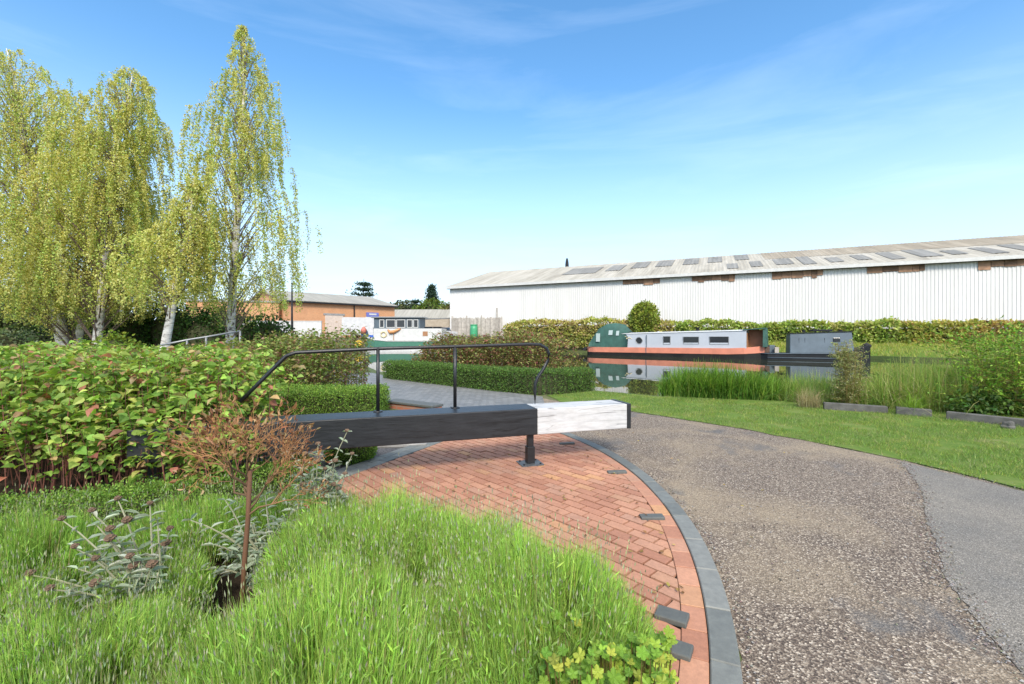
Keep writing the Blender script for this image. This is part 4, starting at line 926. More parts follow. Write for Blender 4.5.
def shrub(name, lab, cat, poly, hfun, nstem, lps, lsize, cols, w=None, group=None, stemtint=(1, 1, 1), low=.25, fold=.14, mat='leaf', stemr=.006, seed=1, core=None, flat=.9, topbias=.75):
    """many upright stems carrying leaves; hfun(x,y) gives the plant height"""
    global rng
    rng = np.random.default_rng(seed)
    q = np.asarray(poly, float); c = q.mean(0)
    t = thing(name, lab, cat, (*c, 0), 0, group)
    b = scatter(q, nstem) ; h = hfun(b[:, 0], b[:, 1]) * (.55 + .45 * rng.uniform(size=nstem) ** .45); b = b - c
    gs, gl_ = G(), G(); tip = np.c_[b + rng.normal(0, .10, (nstem, 2)) * h[:, None] , h]
    for i in range(nstem):
        m = (np.r_[b[i], 0] + tip[i]) / 2 + rng.normal(0, .04, 3)
        gs.tube([np.r_[b[i], 0.0], m, tip[i]], [stemr, stemr * .8, stemr * .4], 4, np.array(stemtint) * rng.uniform(.6, 1.4), cap=False)
    n = nstem * lps; k = np.repeat(np.arange(nstem), lps); s = low + (1 - low) * rng.uniform(0, 1, n) ** topbias
    base = np.c_[b[k], np.zeros(n)]; p = base + (tip[k] - base) * s[:, None] + rng.normal(0, .03, (n, 3))
    az = rng.uniform(0, 2 * np.pi, n); ax = np.c_[np.cos(az), np.sin(az), rng.normal(-.1, .35, n)]
    up = rng.normal(0, .45, (n, 3)); up[:, 2] += flat
    T = tints(n, cols, .2, w)
    L_ = rng.uniform(*lsize, n) * (.75 + .4 * s)
    p = p + unit(ax) * (L_ * .4)[:, None]
    bigleaves(gl_, p, ax, unit(up), L_, L_ * rng.uniform(.6, .82, n), T, fold, .18)
    gs.build('stems', M['stemr'], t); gl_.build('foliage', M[mat], t)
    if core:
        core(t, c)
    return t
# big leafy shrub, left foreground
GRN = [(.15, .27, .045), (.22, .36, .06), (.30, .43, .085), (.38, .45, .11), (.40, .30, .14), (.40, .17, .11)]
def h1(x, y):
    e = 1.45 - .27 * np.clip((x + 3.9) / 1.0, 0, 1) - .45 * np.clip((x + 3.0) / .8, 0, 1); f = np.clip((y - 3.75) / .9, .42, 1) ** .5
    return e * f * (1 + .09 * smoothnoise(x, y, 2.2, 3))
shrub('leafy_shrub', 'large leafy shrub with broad green leaves and red stems beside the beam', 'shrub', [(-8.6, 4.4), (-5.4, 4.15), (-3.9, 3.95), (-3.3, 4.0), (-2.6, 4.12), (-2.55, 4.5), (-2.95, 5.3), (-3.5, 6.6), (-4.7, 8.0), (-9, 9)], h1, 1350, 26, (.04, .11), GRN, [.22, .28, .24, .13, .08, .05], seed=21, stemtint=(1, 1, 1), topbias=.5, low=.28)
# dry twiggy base stems of the same shrub at the front
R2 = [(.13, .20, .045), (.19, .26, .06), (.26, .29, .08), (.28, .19, .10), (.22, .12, .08)]
def h2(x, y): return (1.85 + .12 * np.sin(x * 1.4) - .8 * np.clip((x + 4.3) / 1.1, 0, 1) ** 2 - .5 * np.clip((-6.3 - x) / 1.0, 0, 1)) * np.clip((y - 9.2) / 1.2, .5, 1) ** .4 * (1 + .06 * smoothnoise(x, y, 2.5, 5))
shrub('leafy_shrub', 'rounded leafy shrub behind the handrail, reddish towards the base', 'shrub', [(-8.4, 10.2), (-6.6, 9.5), (-4.2, 9.4), (-3.5, 10.4), (-4.0, 12.0), (-6, 13), (-8.4, 12.6)], h2, 800, 34, (.045, .085), R2, [.3, .3, .2, .12, .08], seed=22, topbias=.8, low=.06, stemr=.003)
R3 = [(.17, .23, .06), (.25, .28, .08), (.27, .16, .09), (.22, .08, .065), (.36, .32, .13)]
def h3(x, y): return (1.74 + .1 * np.sin(x * 1.7 + 1)) * (1 + .06 * smoothnoise(x, y, 2.2, 8)) * np.clip(1.0 - .5 * np.clip((-2.6 - x) / 1.2, 0, 1), .3, 1)
shrub('leafy_shrub', 'red-tinged bushy shrub behind the clipped hedge in the middle', 'shrub', [(-3.7, 16.6), (.6, 12.8), (2.1, 13.2), (-.9, 16.0), (-3.6, 18)], h3, 700, 34, (.05, .09), R3, [.3, .25, .17, .15, .13], seed=23, low=.06, topbias=.85, stemr=.003)

def hedge(name, lab, path, width, height, n, lsize, cols, seed, group=None, rnd=.12):
    """clipped hedge: rows of small leaves over a twiggy core along a polyline"""
    global rng
    rng = np.random.default_rng(seed)
    p = np.asarray(path, float)
    for _ in range(3): p = np.r_[p[:1], np.stack([p[:-1] * .75 + p[1:] * .25, p[:-1] * .25 + p[1:] * .75], 1).reshape(-1, 2)[1:-1], p[-1:]] if len(p) > 2 else p
    seg = np.diff(p, axis=0); sl_ = np.linalg.norm(seg, axis=1); cum = np.r_[0, np.cumsum(sl_)]; Lt = cum[-1]
    t = thing(name, lab, 'hedge', (*p[0], 0), 0, group); o = p[0]
    def at(s):
        i = np.clip(np.searchsorted(cum, s, 'right') - 1, 0, len(seg) - 1); f = (s - cum[i]) / sl_[i]
        return p[i] + seg[i] * f[:, None], np.stack([-seg[i][:, 1], seg[i][:, 0]], 1) / sl_[i][:, None]
    per = width + 2 * height; s = rng.uniform(0, Lt, n); u = rng.uniform(0, per, n)
    off = np.where(u < height, -width / 2, np.where(u < height + width, u - height - width / 2, width / 2))
    z = np.where(u < height, u, np.where(u < height + width, height, per - u))
    nrm = np.c_[np.where(u < height, -1.0, np.where(u < height + width, 0, 1.0)), np.where((u >= height) & (u < height + width), 1.0, 0.0)]
    ne = int(n * width / (2 * Lt + width) * .9)      # end faces
    c, nv = at(s); off = off + .035 * smoothnoise(s, z, 5, seed); z = np.clip(z * (1 + .05 * smoothnoise(s, off, 3, seed + 1)), .02, None)
    # round the top edges
    e = np.clip((np.abs(off) - (width / 2 - rnd)) / rnd, 0, 1) * np.clip((z - (height - rnd)) / rnd, 0, 1); off = off * (1 - .18 * e * rnd / width); z = z - .3 * e * rnd
    N3 = np.c_[nv * nrm[:, :1], nrm[:, 1]]; P = np.c_[c + nv * off[:, None], z]
    pe = np.c_[rng.uniform(-width / 2, width / 2, ne), rng.uniform(.02, height, ne)]; end = rng.integers(0, 2, ne)
    ce, nve = at(np.where(end == 0, 0.0, Lt)); de = np.where(end == 0, -1.0, 1.0)[:, None] * unit(np.where(end[:, None] == 0, seg[0], seg[-1]))
    P = np.r_[P, np.c_[ce + nve * pe[:, :1], pe[:, 1]]]; N3 = np.r_[N3, np.c_[de, np.zeros(ne)]]
    m = len(P); P = P + N3 * rng.normal(-.01, .028, (m, 1)) + rng.normal(0, .012, (m, 3)); P[:, :2] -= o
    g = G(); ax = unit(N3 * .8 + rdir(m, .4)); leaves(g, P, ax, rdir(m), rng.uniform(*lsize, m), rng.uniform(lsize[0] * .5, lsize[1] * .6, m), tints(m, cols, .25), .1)
    g.build('foliage', M['leaf'], t)
    g = G(); ss = np.linspace(.06, Lt - .06, max(2, int(Lt / .3))); cc, nn = at(ss); w2 = width / 2 - .10; vs = []
    for a_, b_ in zip(cc - o, nn): vs += [(*(a_ - b_ * w2), 0), (*(a_ - b_ * w2), height - .10), (*(a_ + b_ * w2), height - .10), (*(a_ + b_ * w2), 0)]
    g.add(vs, [(i * 4 + j, i * 4 + (j + 1) % 4, i * 4 + 4 + (j + 1) % 4, i * 4 + 4 + j) for i in range(len(ss) - 1) for j in range(4)]); g.ngon(vs[:4]); g.ngon(vs[-4:][::-1])
    g.build('twigs', M['core'], t); return t
BOX = [(.08, .16, .035), (.11, .21, .045), (.15, .27, .055), (.09, .14, .045)]
BRT = [(.15, .27, .04), (.20, .34, .055), (.25, .38, .07), (.12, .21, .04)]
hedge('clipped_hedge', 'long clipped box hedge with a rounded corner in front of the red-tinged shrub', [(-4.6, 16.9), (-1.4, 14.0), (.55, 12.35), (1.2, 12.3), (2.15, 13.2)], .8, .62, 42000, (.03, .055), BOX, 31)
hedge('clipped_hedge', 'small clipped box hedge beside the low brick wall under the handrail', [(-5.6, 9.2), (-3.6, 8.95), (-2.65, 9.0)], .95, .52, 26000, (.022, .042), BRT, 32)
hedge('clipped_hedge', 'low bright green hedge running in front of the large leafy shrub', [(-5.6, 3.2), (-4.4, 3.42), (-3.4, 3.7), (-2.75, 4.15), (-2.25, 4.85)], .48, .27, 32000, (.014, .026), BRT, 33)
def ball(name, lab, cat, c, r, n, lsize, cols, seed, trunk=0, lump=.08, coremat='core', mat='leaf', parts=True, group=None, flatz=0.0):
    """round bush: leaves on a lumpy ellipsoid with a twiggy core"""
    global rng
    rng = np.random.default_rng(seed); r = np.asarray(r, float)
    t = thing(name, lab, cat, (c[0], c[1], 0), 0, group)
    d = rdir(n); k = 1 + lump * (smoothnoise(d[:, 0] * 3, d[:, 1] * 3 + d[:, 2] * 2, 2, seed)) ; P = d * r * (k * rng.uniform(.82, 1.06, n))[:, None]; P[:, 2] += c[2]; P = P[P[:, 2] > flatz + .01]; m = len(P); d = unit((P - [0, 0, c[2]]) / r)
    g = G(); leaves(g, P, unit(d + rdir(m) * .8), rdir(m), rng.uniform(*lsize, m), rng.uniform(lsize[0] * .6, lsize[1] * .7, m), tints(m, cols, .25), .1); g.build('foliage', M[mat], t)
    bm = bmesh.new(); bmesh.ops.create_icosphere(bm, subdivisions=3, radius=.82)
    for v_ in bm.verts: v_.co = (v_.co.x * r[0], v_.co.y * r[1], max(flatz, v_.co.z * r[2] + c[2]))
    me = bpy.data.meshes.new('twigs'); bm.to_mesh(me); bm.free(); me.materials.append(M['core']); o = bpy.data.objects.new('twigs', me); COL.objects.link(o); o.parent = t
    if trunk: g = G(); g.tube([(0, 0, 0), (0, 0, c[2])], [trunk, trunk * .7], 8); g.build('trunk', M['trunk'], t)
    return t
x, y = gp(350, 463); ball('clipped_bush', 'small round clipped bush under the beam by the blue edging bricks', 'bush', (x - .02, y + .1, .13), (.30, .27, .19), 5200, (.016, .03), BRT, 41)
rb = wdir * 24.3 - wnb * 4.2 + W0
ball('round_bush', 'round clipped bush standing taller than the hedge against the white warehouse', 'bush', (*((644 - 512) / F * 46.0, 46.0), 3.25), (1.38, 1.2, 1.7), 5600, (.16, .28), [(.26, .33, .06), (.36, .40, .08), (.18, .24, .045)], 42, lump=.3)

# dark evergreen shrubs beneath the birches
DK = [(.025, .055, .015), (.04, .085, .02), (.06, .11, .025), (.02, .04, .012)]
def mass(name, lab, cat, lobes, n, lsize, cols, seed, base, mat='leaf', w=None, core=True, trunk=None, group=None, inner=.75):
    """bush or tree crown made of several uneven leaf clumps"""
    global rng
    rng = np.random.default_rng(seed); t = thing(name, lab, cat, (*base, 0), 0, group); L_ = np.array(lobes, float); vol = (L_[:, 3] * L_[:, 4] * L_[:, 5]) ** .67; vol /= vol.sum()
    k = rng.choice(len(L_), n, p=vol); d = rdir(n); q = rng.uniform(inner, 1.08, n) * (1 + .12 * smoothnoise(d[:, 0] * 4, d[:, 1] * 4 + 3 * d[:, 2], 2, seed))
    P = L_[k, :3] + d * L_[k, 3:6] * q[:, None]; P = P[P[:, 2] > .03]; m = len(P)
    g = G(); leaves(g, P, rdir(m, -.2), rdir(m, .5), rng.uniform(*lsize, m), rng.uniform(lsize[0] * .6, lsize[1] * .75, m), tints(m, cols, .3, w), .1); g.build('crown' if trunk else 'foliage', M[mat], t)
    if core:
        g = G()
        for l in L_:
            a_ = np.linspace(0, np.pi, 7); prof = [(l[0], l[1], l[2] - l[5] * .7 * math.cos(a)) for a in a_]; g.tube(prof, np.maximum(.02, np.sin(a_) * .7 * (l[3] + l[4]) / 2), 10, cap=False)
        g.build('inner_twigs', M['core'], t, True)
    if trunk:
        g = G(); zt = L_[:, 2].max(); g.tube([(0, 0, 0), (0, 0, zt * .5), (0, 0, zt)], [trunk, trunk * .8, trunk * .3], 8)
        for l in L_[:6]: g.tube([(0, 0, l[2] * .55), (l[0] * .5, l[1] * .5, l[2] * .8), (l[0], l[1], l[2])], [trunk * .5, trunk * .35, .03], 5, cap=False)
        g.build('trunk', M['trunk'], t)
    return t
mass('evergreen_shrub', 'dark green shrub behind the two right-hand birch trunks', 'shrub', [(0, 0, 1.3, 1.7, 1, 1.5), (1.7, .4, 1.2, 1.3, 1, 1.3), (-1.7, .2, 1.7, 1.5, 1, 1.7), (-3.4, .3, 1.6, 1.4, 1, 1.6), (.6, .3, 2.1, 1.2, .9, 1.0), (2.6, .5, 1.3, 1.2, 1, 1.3)], 13000, (.09, .16), [(.04, .10, .02), (.07, .15, .03), (.025, .06, .015)], 51, (-14.2, 20.5))
mass('evergreen_shrub', 'low very dark shrub behind the forked birch', 'shrub', [(0, 0, .9, 2.2, 1, 1.15), (2.3, .2, 1.0, 1.4, 1, 1.1), (-2.2, .2, .8, 1.4, 1, .9)], 7000, (.09, .16), DK, 52, (-22.6, 21.5))
mass('pale_shrub', 'soft grey-green shrub at the far left edge below the birches', 'shrub', [(0, 0, .9, 1.6, 1, 1.0), (-1.8, .1, 1.0, 1.4, 1, 1.1)], 4000, (.08, .14), [(.20, .25, .14), (.13, .18, .08), (.26, .30, .18)], 53, (-21.4, 18.6))
mass('bright_shrub', 'small yellow-green shrub between the slender birch and the straight birch', 'shrub', [(0, 0, .8, .8, .6, .95), (.8, .1, .6, .7, .6, .75)], 2600, (.08, .13), [(.22, .28, .04), (.16, .24, .04)], 54, (-13.2, 14.6))
for i, (x0, x1, y, z, lab) in enumerate(((-75, -42, 52, 5.0, 'tall dark tree belt behind the birches at the far left'), )):
    pass
mass('background_tree', 'mid green tree behind the birches at the far left', 'tree', [(0, 0, 3.2, 4.5, 3, 2.6), (-6, 1, 3.4, 4, 3, 2.8), (5, 0, 2.6, 3, 2.5, 2.0)], 9000, (.25, .45), [(.09, .13, .03), (.14, .18, .05), (.05, .08, .02)], 55, (-44, 41.0), trunk=.3)

# far bank hedge against the warehouse
def far_hedge(name, lab, x0, x1, off, zt, dep, n, cols, seed, w=None, zb=.5):
    global rng
    rng = np.random.default_rng(seed)
    o = W0 + wdir * x0 - wnb * off; t = thing(name, lab, 'hedge', (*o, 0), wrz, 'overgrown hedge sections below the warehouse'); Lh = x1 - x0
    s = rng.uniform(0, Lh, n); u = rng.uniform(0, 1, n) ** .8
    top = np.interp(s + x0, [r[0] for r in zt], [r[1] for r in zt]) * (1 + .10 * smoothnoise(s, 0 * s, 1.1, seed) + .06 * smoothnoise(s, 0 * s, 3.7, seed + 3))
    face = u < .7
    z = np.where(face, zb + (top - zb) * rng.uniform(0, 1, n), top); y = np.where(face, -dep / 2, rng.uniform(-dep / 2, dep / 2, n))
    y = y + .3 * smoothnoise(s, z * 1.3, 1.6, seed + 5); P = np.c_[s, y, z] + rng.normal(0, .10, (n, 3))
    ax = rdir(n, -.2); ax[:, 1] -= .3
    cidx = np.clip(((smoothnoise(s, z, .9, seed + 9) + 1) / 2 * len(cols) + rng.normal(0, .8, n)).astype(int), 0, len(cols) - 1)
    T = np.clip(np.array(cols)[cidx] * (1 + rng.normal(0, .25, (n, 1))), .01, .6)
    g = G(); leaves(g, P, unit(ax), rdir(n, .3), rng.uniform(.16, .32, n), rng.uniform(.12, .24, n), T, .1); g.build('foliage', M['leaf'], t)
    g = G(); ss = np.linspace(.05, Lh - .05, 40); tt = np.interp(ss + x0, [r[0] for r in zt], [r[1] for r in zt]) * .9; vs = []
    for a_, h_ in zip(ss, tt): vs += [(a_, -dep / 2 + .2, 0), (a_, -dep / 2 + .25, h_ - .15), (a_, dep / 2 - .2, h_ - .15), (a_, dep / 2 - .2, 0)]
    g.add(vs, [(i * 4 + j, i * 4 + (j + 1) % 4, i * 4 + 4 + (j + 1) % 4, i * 4 + 4 + j) for i in range(39) for j in range(4)]); g.ngon(vs[:4]); g.ngon(vs[-4:][::-1]); g.build('twigs', M['core'], t)
FH = [(.19, .30, .055), (.27, .38, .075), (.36, .43, .10), (.38, .36, .13), (.46, .46, .15)]
zt = [(8, 3.1), (20, 3.3), (30, 2.95), (40, 2.7), (50, 2.65), (58, 2.55), (70, 2.6)]
far_hedge('overgrown_hedge', 'overgrown yellow-green hedge behind the stern of the grey narrowboat', 10.0, 29.0, 2.6, zt, 2.2, 9000, [(.26, .33, .07), (.38, .42, .09), (.44, .40, .14), (.40, .30, .15), (.50, .50, .12)], 61)
far_hedge('overgrown_hedge', 'overgrown hedge behind the slate blue workboat', 29.1, 47.0, 2.4, zt, 2.0, 10000, FH, 62)
far_hedge('overgrown_hedge', 'overgrown autumn-tinted hedge above the far grass bank, right of the workboat', 47.1, 68.0, 2.2, zt, 2.0, 13000, [(.21, .29, .055), (.33, .36, .08), (.46, .41, .12), (.42, .28, .11), (.26, .17, .09)], 63)

# distant trees
def conifer(name, lab, base, h, r, seed, cols, layered=False):
    global rng
    rng = np.random.default_rng(seed); t = thing(name, lab, 'tree', (*base, 0)); g = G(); g.tube([(0, 0, 0), (0, 0, h)], [.5, .06], 7); P = []
    tiers = 16 if not layered else 9
    for i in range(tiers):
        z = h * (.2 + .8 * i / tiers); rr = r * (1 - i / tiers) ** .8 * (1 if not layered else rng.uniform(.75, 1.2)) + .25
        for j in range(9):
            a_ = rng.uniform(0, 6.28); l = rr * rng.uniform(.6, 1.1); e = np.array([math.cos(a_) * l, math.sin(a_) * l, z + (.15 if layered else -.25) * l]); g.tube([(0, 0, z), e], [.12, .03], 4, cap=False)
            k = 46; s = rng.uniform(.25, 1, k)[:, None]; P.append(np.array([0, 0, z]) * (1 - s) + e * s + rng.normal(0, 1, (k, 3)) * np.array([.5, .5, .16 if layered else .35]) * (.5 + .12 * r))
    P = np.concatenate(P); m = len(P); g.build('trunk', M['trunk'], t); g = G(); leaves(g, P, rdir(m), rdir(m, .5), rng.uniform(.35, .7, m), rng.uniform(.22, .42, m), tints(m, cols, .25), .1); g.build('crown', M['leafm'], t); return t
CD = [(.035, .07, .04), (.05, .09, .055), (.025, .05, .03)]
conifer('cedar_tree', 'layered dark cedar rising behind the orange brick roof', (-46.5, 138), 19.5, 8.0, 71, CD, True)
conifer('conifer_tree', 'pointed dark conifer left of the white warehouse', (-25.2, 138), 17.8, 4.0, 72, CD)
mass('lime_tree', 'bright green round tree in front of the pointed conifer', 'tree', [(0, 0, 9.5, 4, 3, 3.5), (4, 0, 8.5, 3, 3, 3), (-3, 0, 8.3, 3, 3, 3)], 3000, (.5, .9), [(.12, .19, .03), (.20, .26, .05), (.07, .12, .02)], 73, (-24.4, 134), trunk=.4)
mass('background_tree', 'rounded dull green tree beyond the low building', 'tree', [(0, 0, 9.5, 5, 3, 3.2), (-5, 0, 8.8, 4, 3, 2.8), (4.5, 0, 8.2, 3.5, 3, 2.4)], 3200, (.5, .9), [(.07, .095, .035), (.11, .13, .05), (.04, .06, .025)], 74, (-34.5, 140), trunk=.4)
mass('background_tree', 'yellowish tree just left of the warehouse gable', 'tree', [(0, 0, 7, 3, 3, 3), (2.6, 0, 8.6, 2.5, 2, 3)], 2200, (.45, .8), [(.15, .18, .05), (.20, .20, .07), (.09, .12, .03)], 75, (-17.2, 118), trunk=.35)
conifer('conifer_tree', 'open spreading conifer beyond the low building roof', (-33.0, 150), 14.5, 5.0, 76, CD, True)

# ------------------------------------------------------------------ waterside plants
def reedbed(name, lab, poly, n, hh, cols, seed, width=(.010, .02), lean=.28, z0=-.05, cat='reeds'):
    global rng
    rng = np.random.default_rng(seed); q = np.asarray(poly, float); c = q.mean(0); t = thing(name, lab, cat, (*c, 0), 0, None)
    b = scatter(q, n) - c; ext = np.abs(q - c).max(0); h = rng.uniform(*hh, n) * (1.08 - .5 * np.clip(np.abs(b[:, 0]) / ext[0], 0, 1) ** 2.5) * (1 + .2 * smoothnoise(b[:, 0], b[:, 1], 2.2, seed)); g = G()
    a_ = rng.uniform(0, 6.28, n); l = np.abs(rng.normal(0, lean, n)) * h
    off = np.c_[np.cos(a_) * l * .4, np.sin(a_) * l * .4, h]; bend = np.c_[np.cos(a_) * l, np.sin(a_) * l, -l * .6]
    T = tints(n, cols, .2); blades(g, np.c_[b, np.full(n, z0)], off, bend, rng.uniform(*width, n), T, 4, T * np.array([1.25, 1.15, 1.0])); g.build('blades', M['leaf'], t); return t
RD = [(.06, .15, .02), (.09, .21, .025), (.13, .27, .035), (.18, .28, .05)]
reedbed('reed_clump', 'dense bright green reeds standing at the water edge beyond the lawn', [(3.9, 11.75), (5.2, 11.15), (6.5, 10.8), (7.0, 11.3), (5.4, 12.1), (4.3, 12.3)], 3800, (.5, 1.02), RD, 81, (.014, .028), .42)
reedbed('tall_grass', 'pale rough grasses between the reeds and the feathery shrub', [(6.4, 10.9), (7.4, 9.9), (8.2, 9.5), (9.0, 10.2), (8.0, 11.6), (6.8, 12)], 4600, (.45, .85), [(.15, .27, .05), (.22, .33, .07), (.12, .24, .04), (.30, .32, .13)], 82, (.007, .016), .5, cat='grasses')
reedbed('tall_grass', 'mixed green waterside weeds behind the short concrete block', [(8.0, 9.6), (9.2, 9.0), (11, 9.2), (13, 9.5), (12, 10.6), (9, 10.9)], 8500, (.5, 1.25), [(.14, .26, .05), (.20, .33, .07), (.26, .34, .10), (.32, .32, .15)], 83, (.008, .02), .55, cat='grasses')
reedbed('grass_tuft', 'bright green grass tuft in the gap between two concrete blocks', [(8.0, 8.85), (8.2, 8.8), (8.25, 9.0), (8.0, 9.05)], 260, (.3, .55), [(.14, .26, .03), (.20, .32, .05)], 84, (.008, .014), .5, 0.0, 'grass')
reedbed('grass_tuft', 'dry straw coloured grass tuft at the left end of the concrete edging', [(6.35, 9.7), (6.75, 9.6), (6.8, 9.85), (6.4, 9.95)], 420, (.3, .6), [(.36, .32, .20), (.28, .26, .15)], 85, (.004, .008), .45, 0.0, 'grass')
def feathery(name, lab, base, h, r, stems, seed, cols, lsz, per, spread=.5, cat='shrub', tip=.8):
    global rng
    rng = np.random.default_rng(seed); t = thing(name, lab, cat, (*base, 0), 0, None); gs, gl_ = G(), G(); PP, AA = [], []
    for i in range(stems):
        a_ = rng.uniform(0, 6.28); b = np.array([math.cos(a_), math.sin(a_), 0]) * r * .35 * rng.uniform() ** .5; hh = h * rng.uniform(.6, 1.0); e = b * (1 + spread * 2) + np.array([rng.normal(0, .06), rng.normal(0, .06), hh])
        m = (b + e) / 2 + rng.normal(0, .03, 3); gs.tube([b, m, e], [.008, .006, .003], 4, (1, 2.2, .8), cap=False)
        for j in range(int(9 + 10 * rng.uniform())):
            s = rng.uniform(.12, 1); o = b + (e - b) * s; az = rng.uniform(0, 6.28); l = r * (1 - s * tip) * rng.uniform(.35, .75) + .06; d = np.array([math.cos(az), math.sin(az), rng.uniform(-.05, .55)]); q = o + d * l
            gs.tube([o, q], [.0035, .0018], 3, (1.2, 2.6, .9), cap=False); k = per; ss = rng.uniform(.15, 1.05, k)[:, None]; PP.append(o + (q - o) * ss + rng.normal(0, .012, (k, 3))); sd = rdir(k); AA.append(unit(np.tile(d, (k, 1)) * .7 + sd * .8))
    P = np.concatenate(PP); A = np.concatenate(AA); m = len(P); leaves(gl_, P, A, rdir(m, .8), rng.uniform(*lsz, m), rng.uniform(lsz[0] * .4, lsz[1] * .42, m), tints(m, cols, .22), .08)
    gs.build('stems', M['stemr'], t); gl_.build('foliage', M['leaf'], t); return t
feathery('feathery_shrub', 'tall feathery olive shrub with a see-through top at the end of the concrete edging', (7.55, 9.85), 1.55, .5, 34, 91, [(.28, .33, .11), (.36, .37, .16), (.22, .27, .08), (.40, .36, .22)], (.02, .045), 14, .35)
feathery('bright_green_shrub', 'bushy bright green shrub with fine leaves above the long concrete block', (10.2, 9.05), 1.9, 1.5, 46, 92, [(.17, .33, .04), (.25, .42, .055), (.12, .24, .03), (.34, .46, .08)], (.05, .085), 12, .55, tip=.55)
feathery('bright_green_shrub', 'leafy green shrub at the right edge, partly out of view', (12.0, 9.3), 1.6, 1.3, 40, 93, [(.16, .31, .04), (.23, .38, .055), (.11, .21, .03)], (.04, .075), 15, .5, tip=.45)
mass('weed_clump', 'low leafy green weeds under the bright green shrub', 'weeds', [(0, 0, .25, .7, .3, .35), (.9, 0, .22, .7, .3, .3), (1.9, -.2, .25, .6, .3, .32)], 3200, (.05, .10), [(.07, .14, .025), (.12, .20, .04), (.04, .09, .02)], 94, (9.4, 8.75), core=False, inner=.2)

# lawn blades
rng = np.random.default_rng(101)
vis = [(1.0, 11.7), (2.0, 9.9), (2.66, 9.14), (4.13, 7.33), (5.0, 5.68), (5.3, 4.57), (6.8, 3.2), (9, 4), (12, 8.3), (9, 9.0), (6.7, 9.9), (5.3, 10.9), (3.9, 11.5), (2.4, 12.65)]
n = 110000; b = scatter(vis, n); b += rng.normal(0, .05, b.shape); pn = smoothnoise(b[:, 0] * 1.2, b[:, 1] * 2.2, 2.1, 5) + .4 * smoothnoise(b[:, 0], b[:, 1], 8, 6); keep = rng.uniform(size=n) < np.clip(.95 - .9 * (pn > .36), .05, 1); b = b[keep]; pn = pn[keep]; n = len(b)
g = G(); off = np.c_[rng.normal(0, .02, (n, 2)), rng.uniform(.02, .05, n)]
blades(g, np.c_[b, np.full(n, .012)], off, rng.normal(0, .012, (n, 3)), rng.uniform(.006, .011, n), tints(n, [(.14, .23, .04), (.20, .30, .055), (.27, .34, .08), (.36, .35, .16)], .28, [.3, .3, .24, .16]) * np.c_[1 + .5 * np.clip(pn, -.3, .6), 1 + .22 * np.clip(pn, -.3, .6), np.ones(n)], 1)
tag(g.build('grass', M['leaf']), 'short mown green grass on the strip between path and water', 'grass', kind='stuff')
# far bank grass
n = 16000; s = rng.uniform(0, len(st) - 1.01, n); i0 = s.astype(int); pp = st[i0] + (st[i0 + 1] - st[i0]) * (s - i0)[:, None]; u = rng.uniform(.1, 3.4, n); z = np.interp(u, [q[0] for q in prof], [q[1] for q in prof]); pp = pp + nb * u[:, None]
g = G(); off = np.c_[rng.normal(0, .08, (n, 2)), rng.uniform(.10, .35, n)]; blades(g, np.c_[pp, z - .03], off, rng.normal(0, .04, (n, 3)), rng.uniform(.04, .08, n), tints(n, [(.34, .40, .07), (.42, .45, .10), (.25, .33, .05), (.50, .43, .18)], .2), 1)
tag(g.build('bank_grass', M['leaf']), 'sunlit yellow-green grass along the far canal bank', 'grass', kind='stuff')

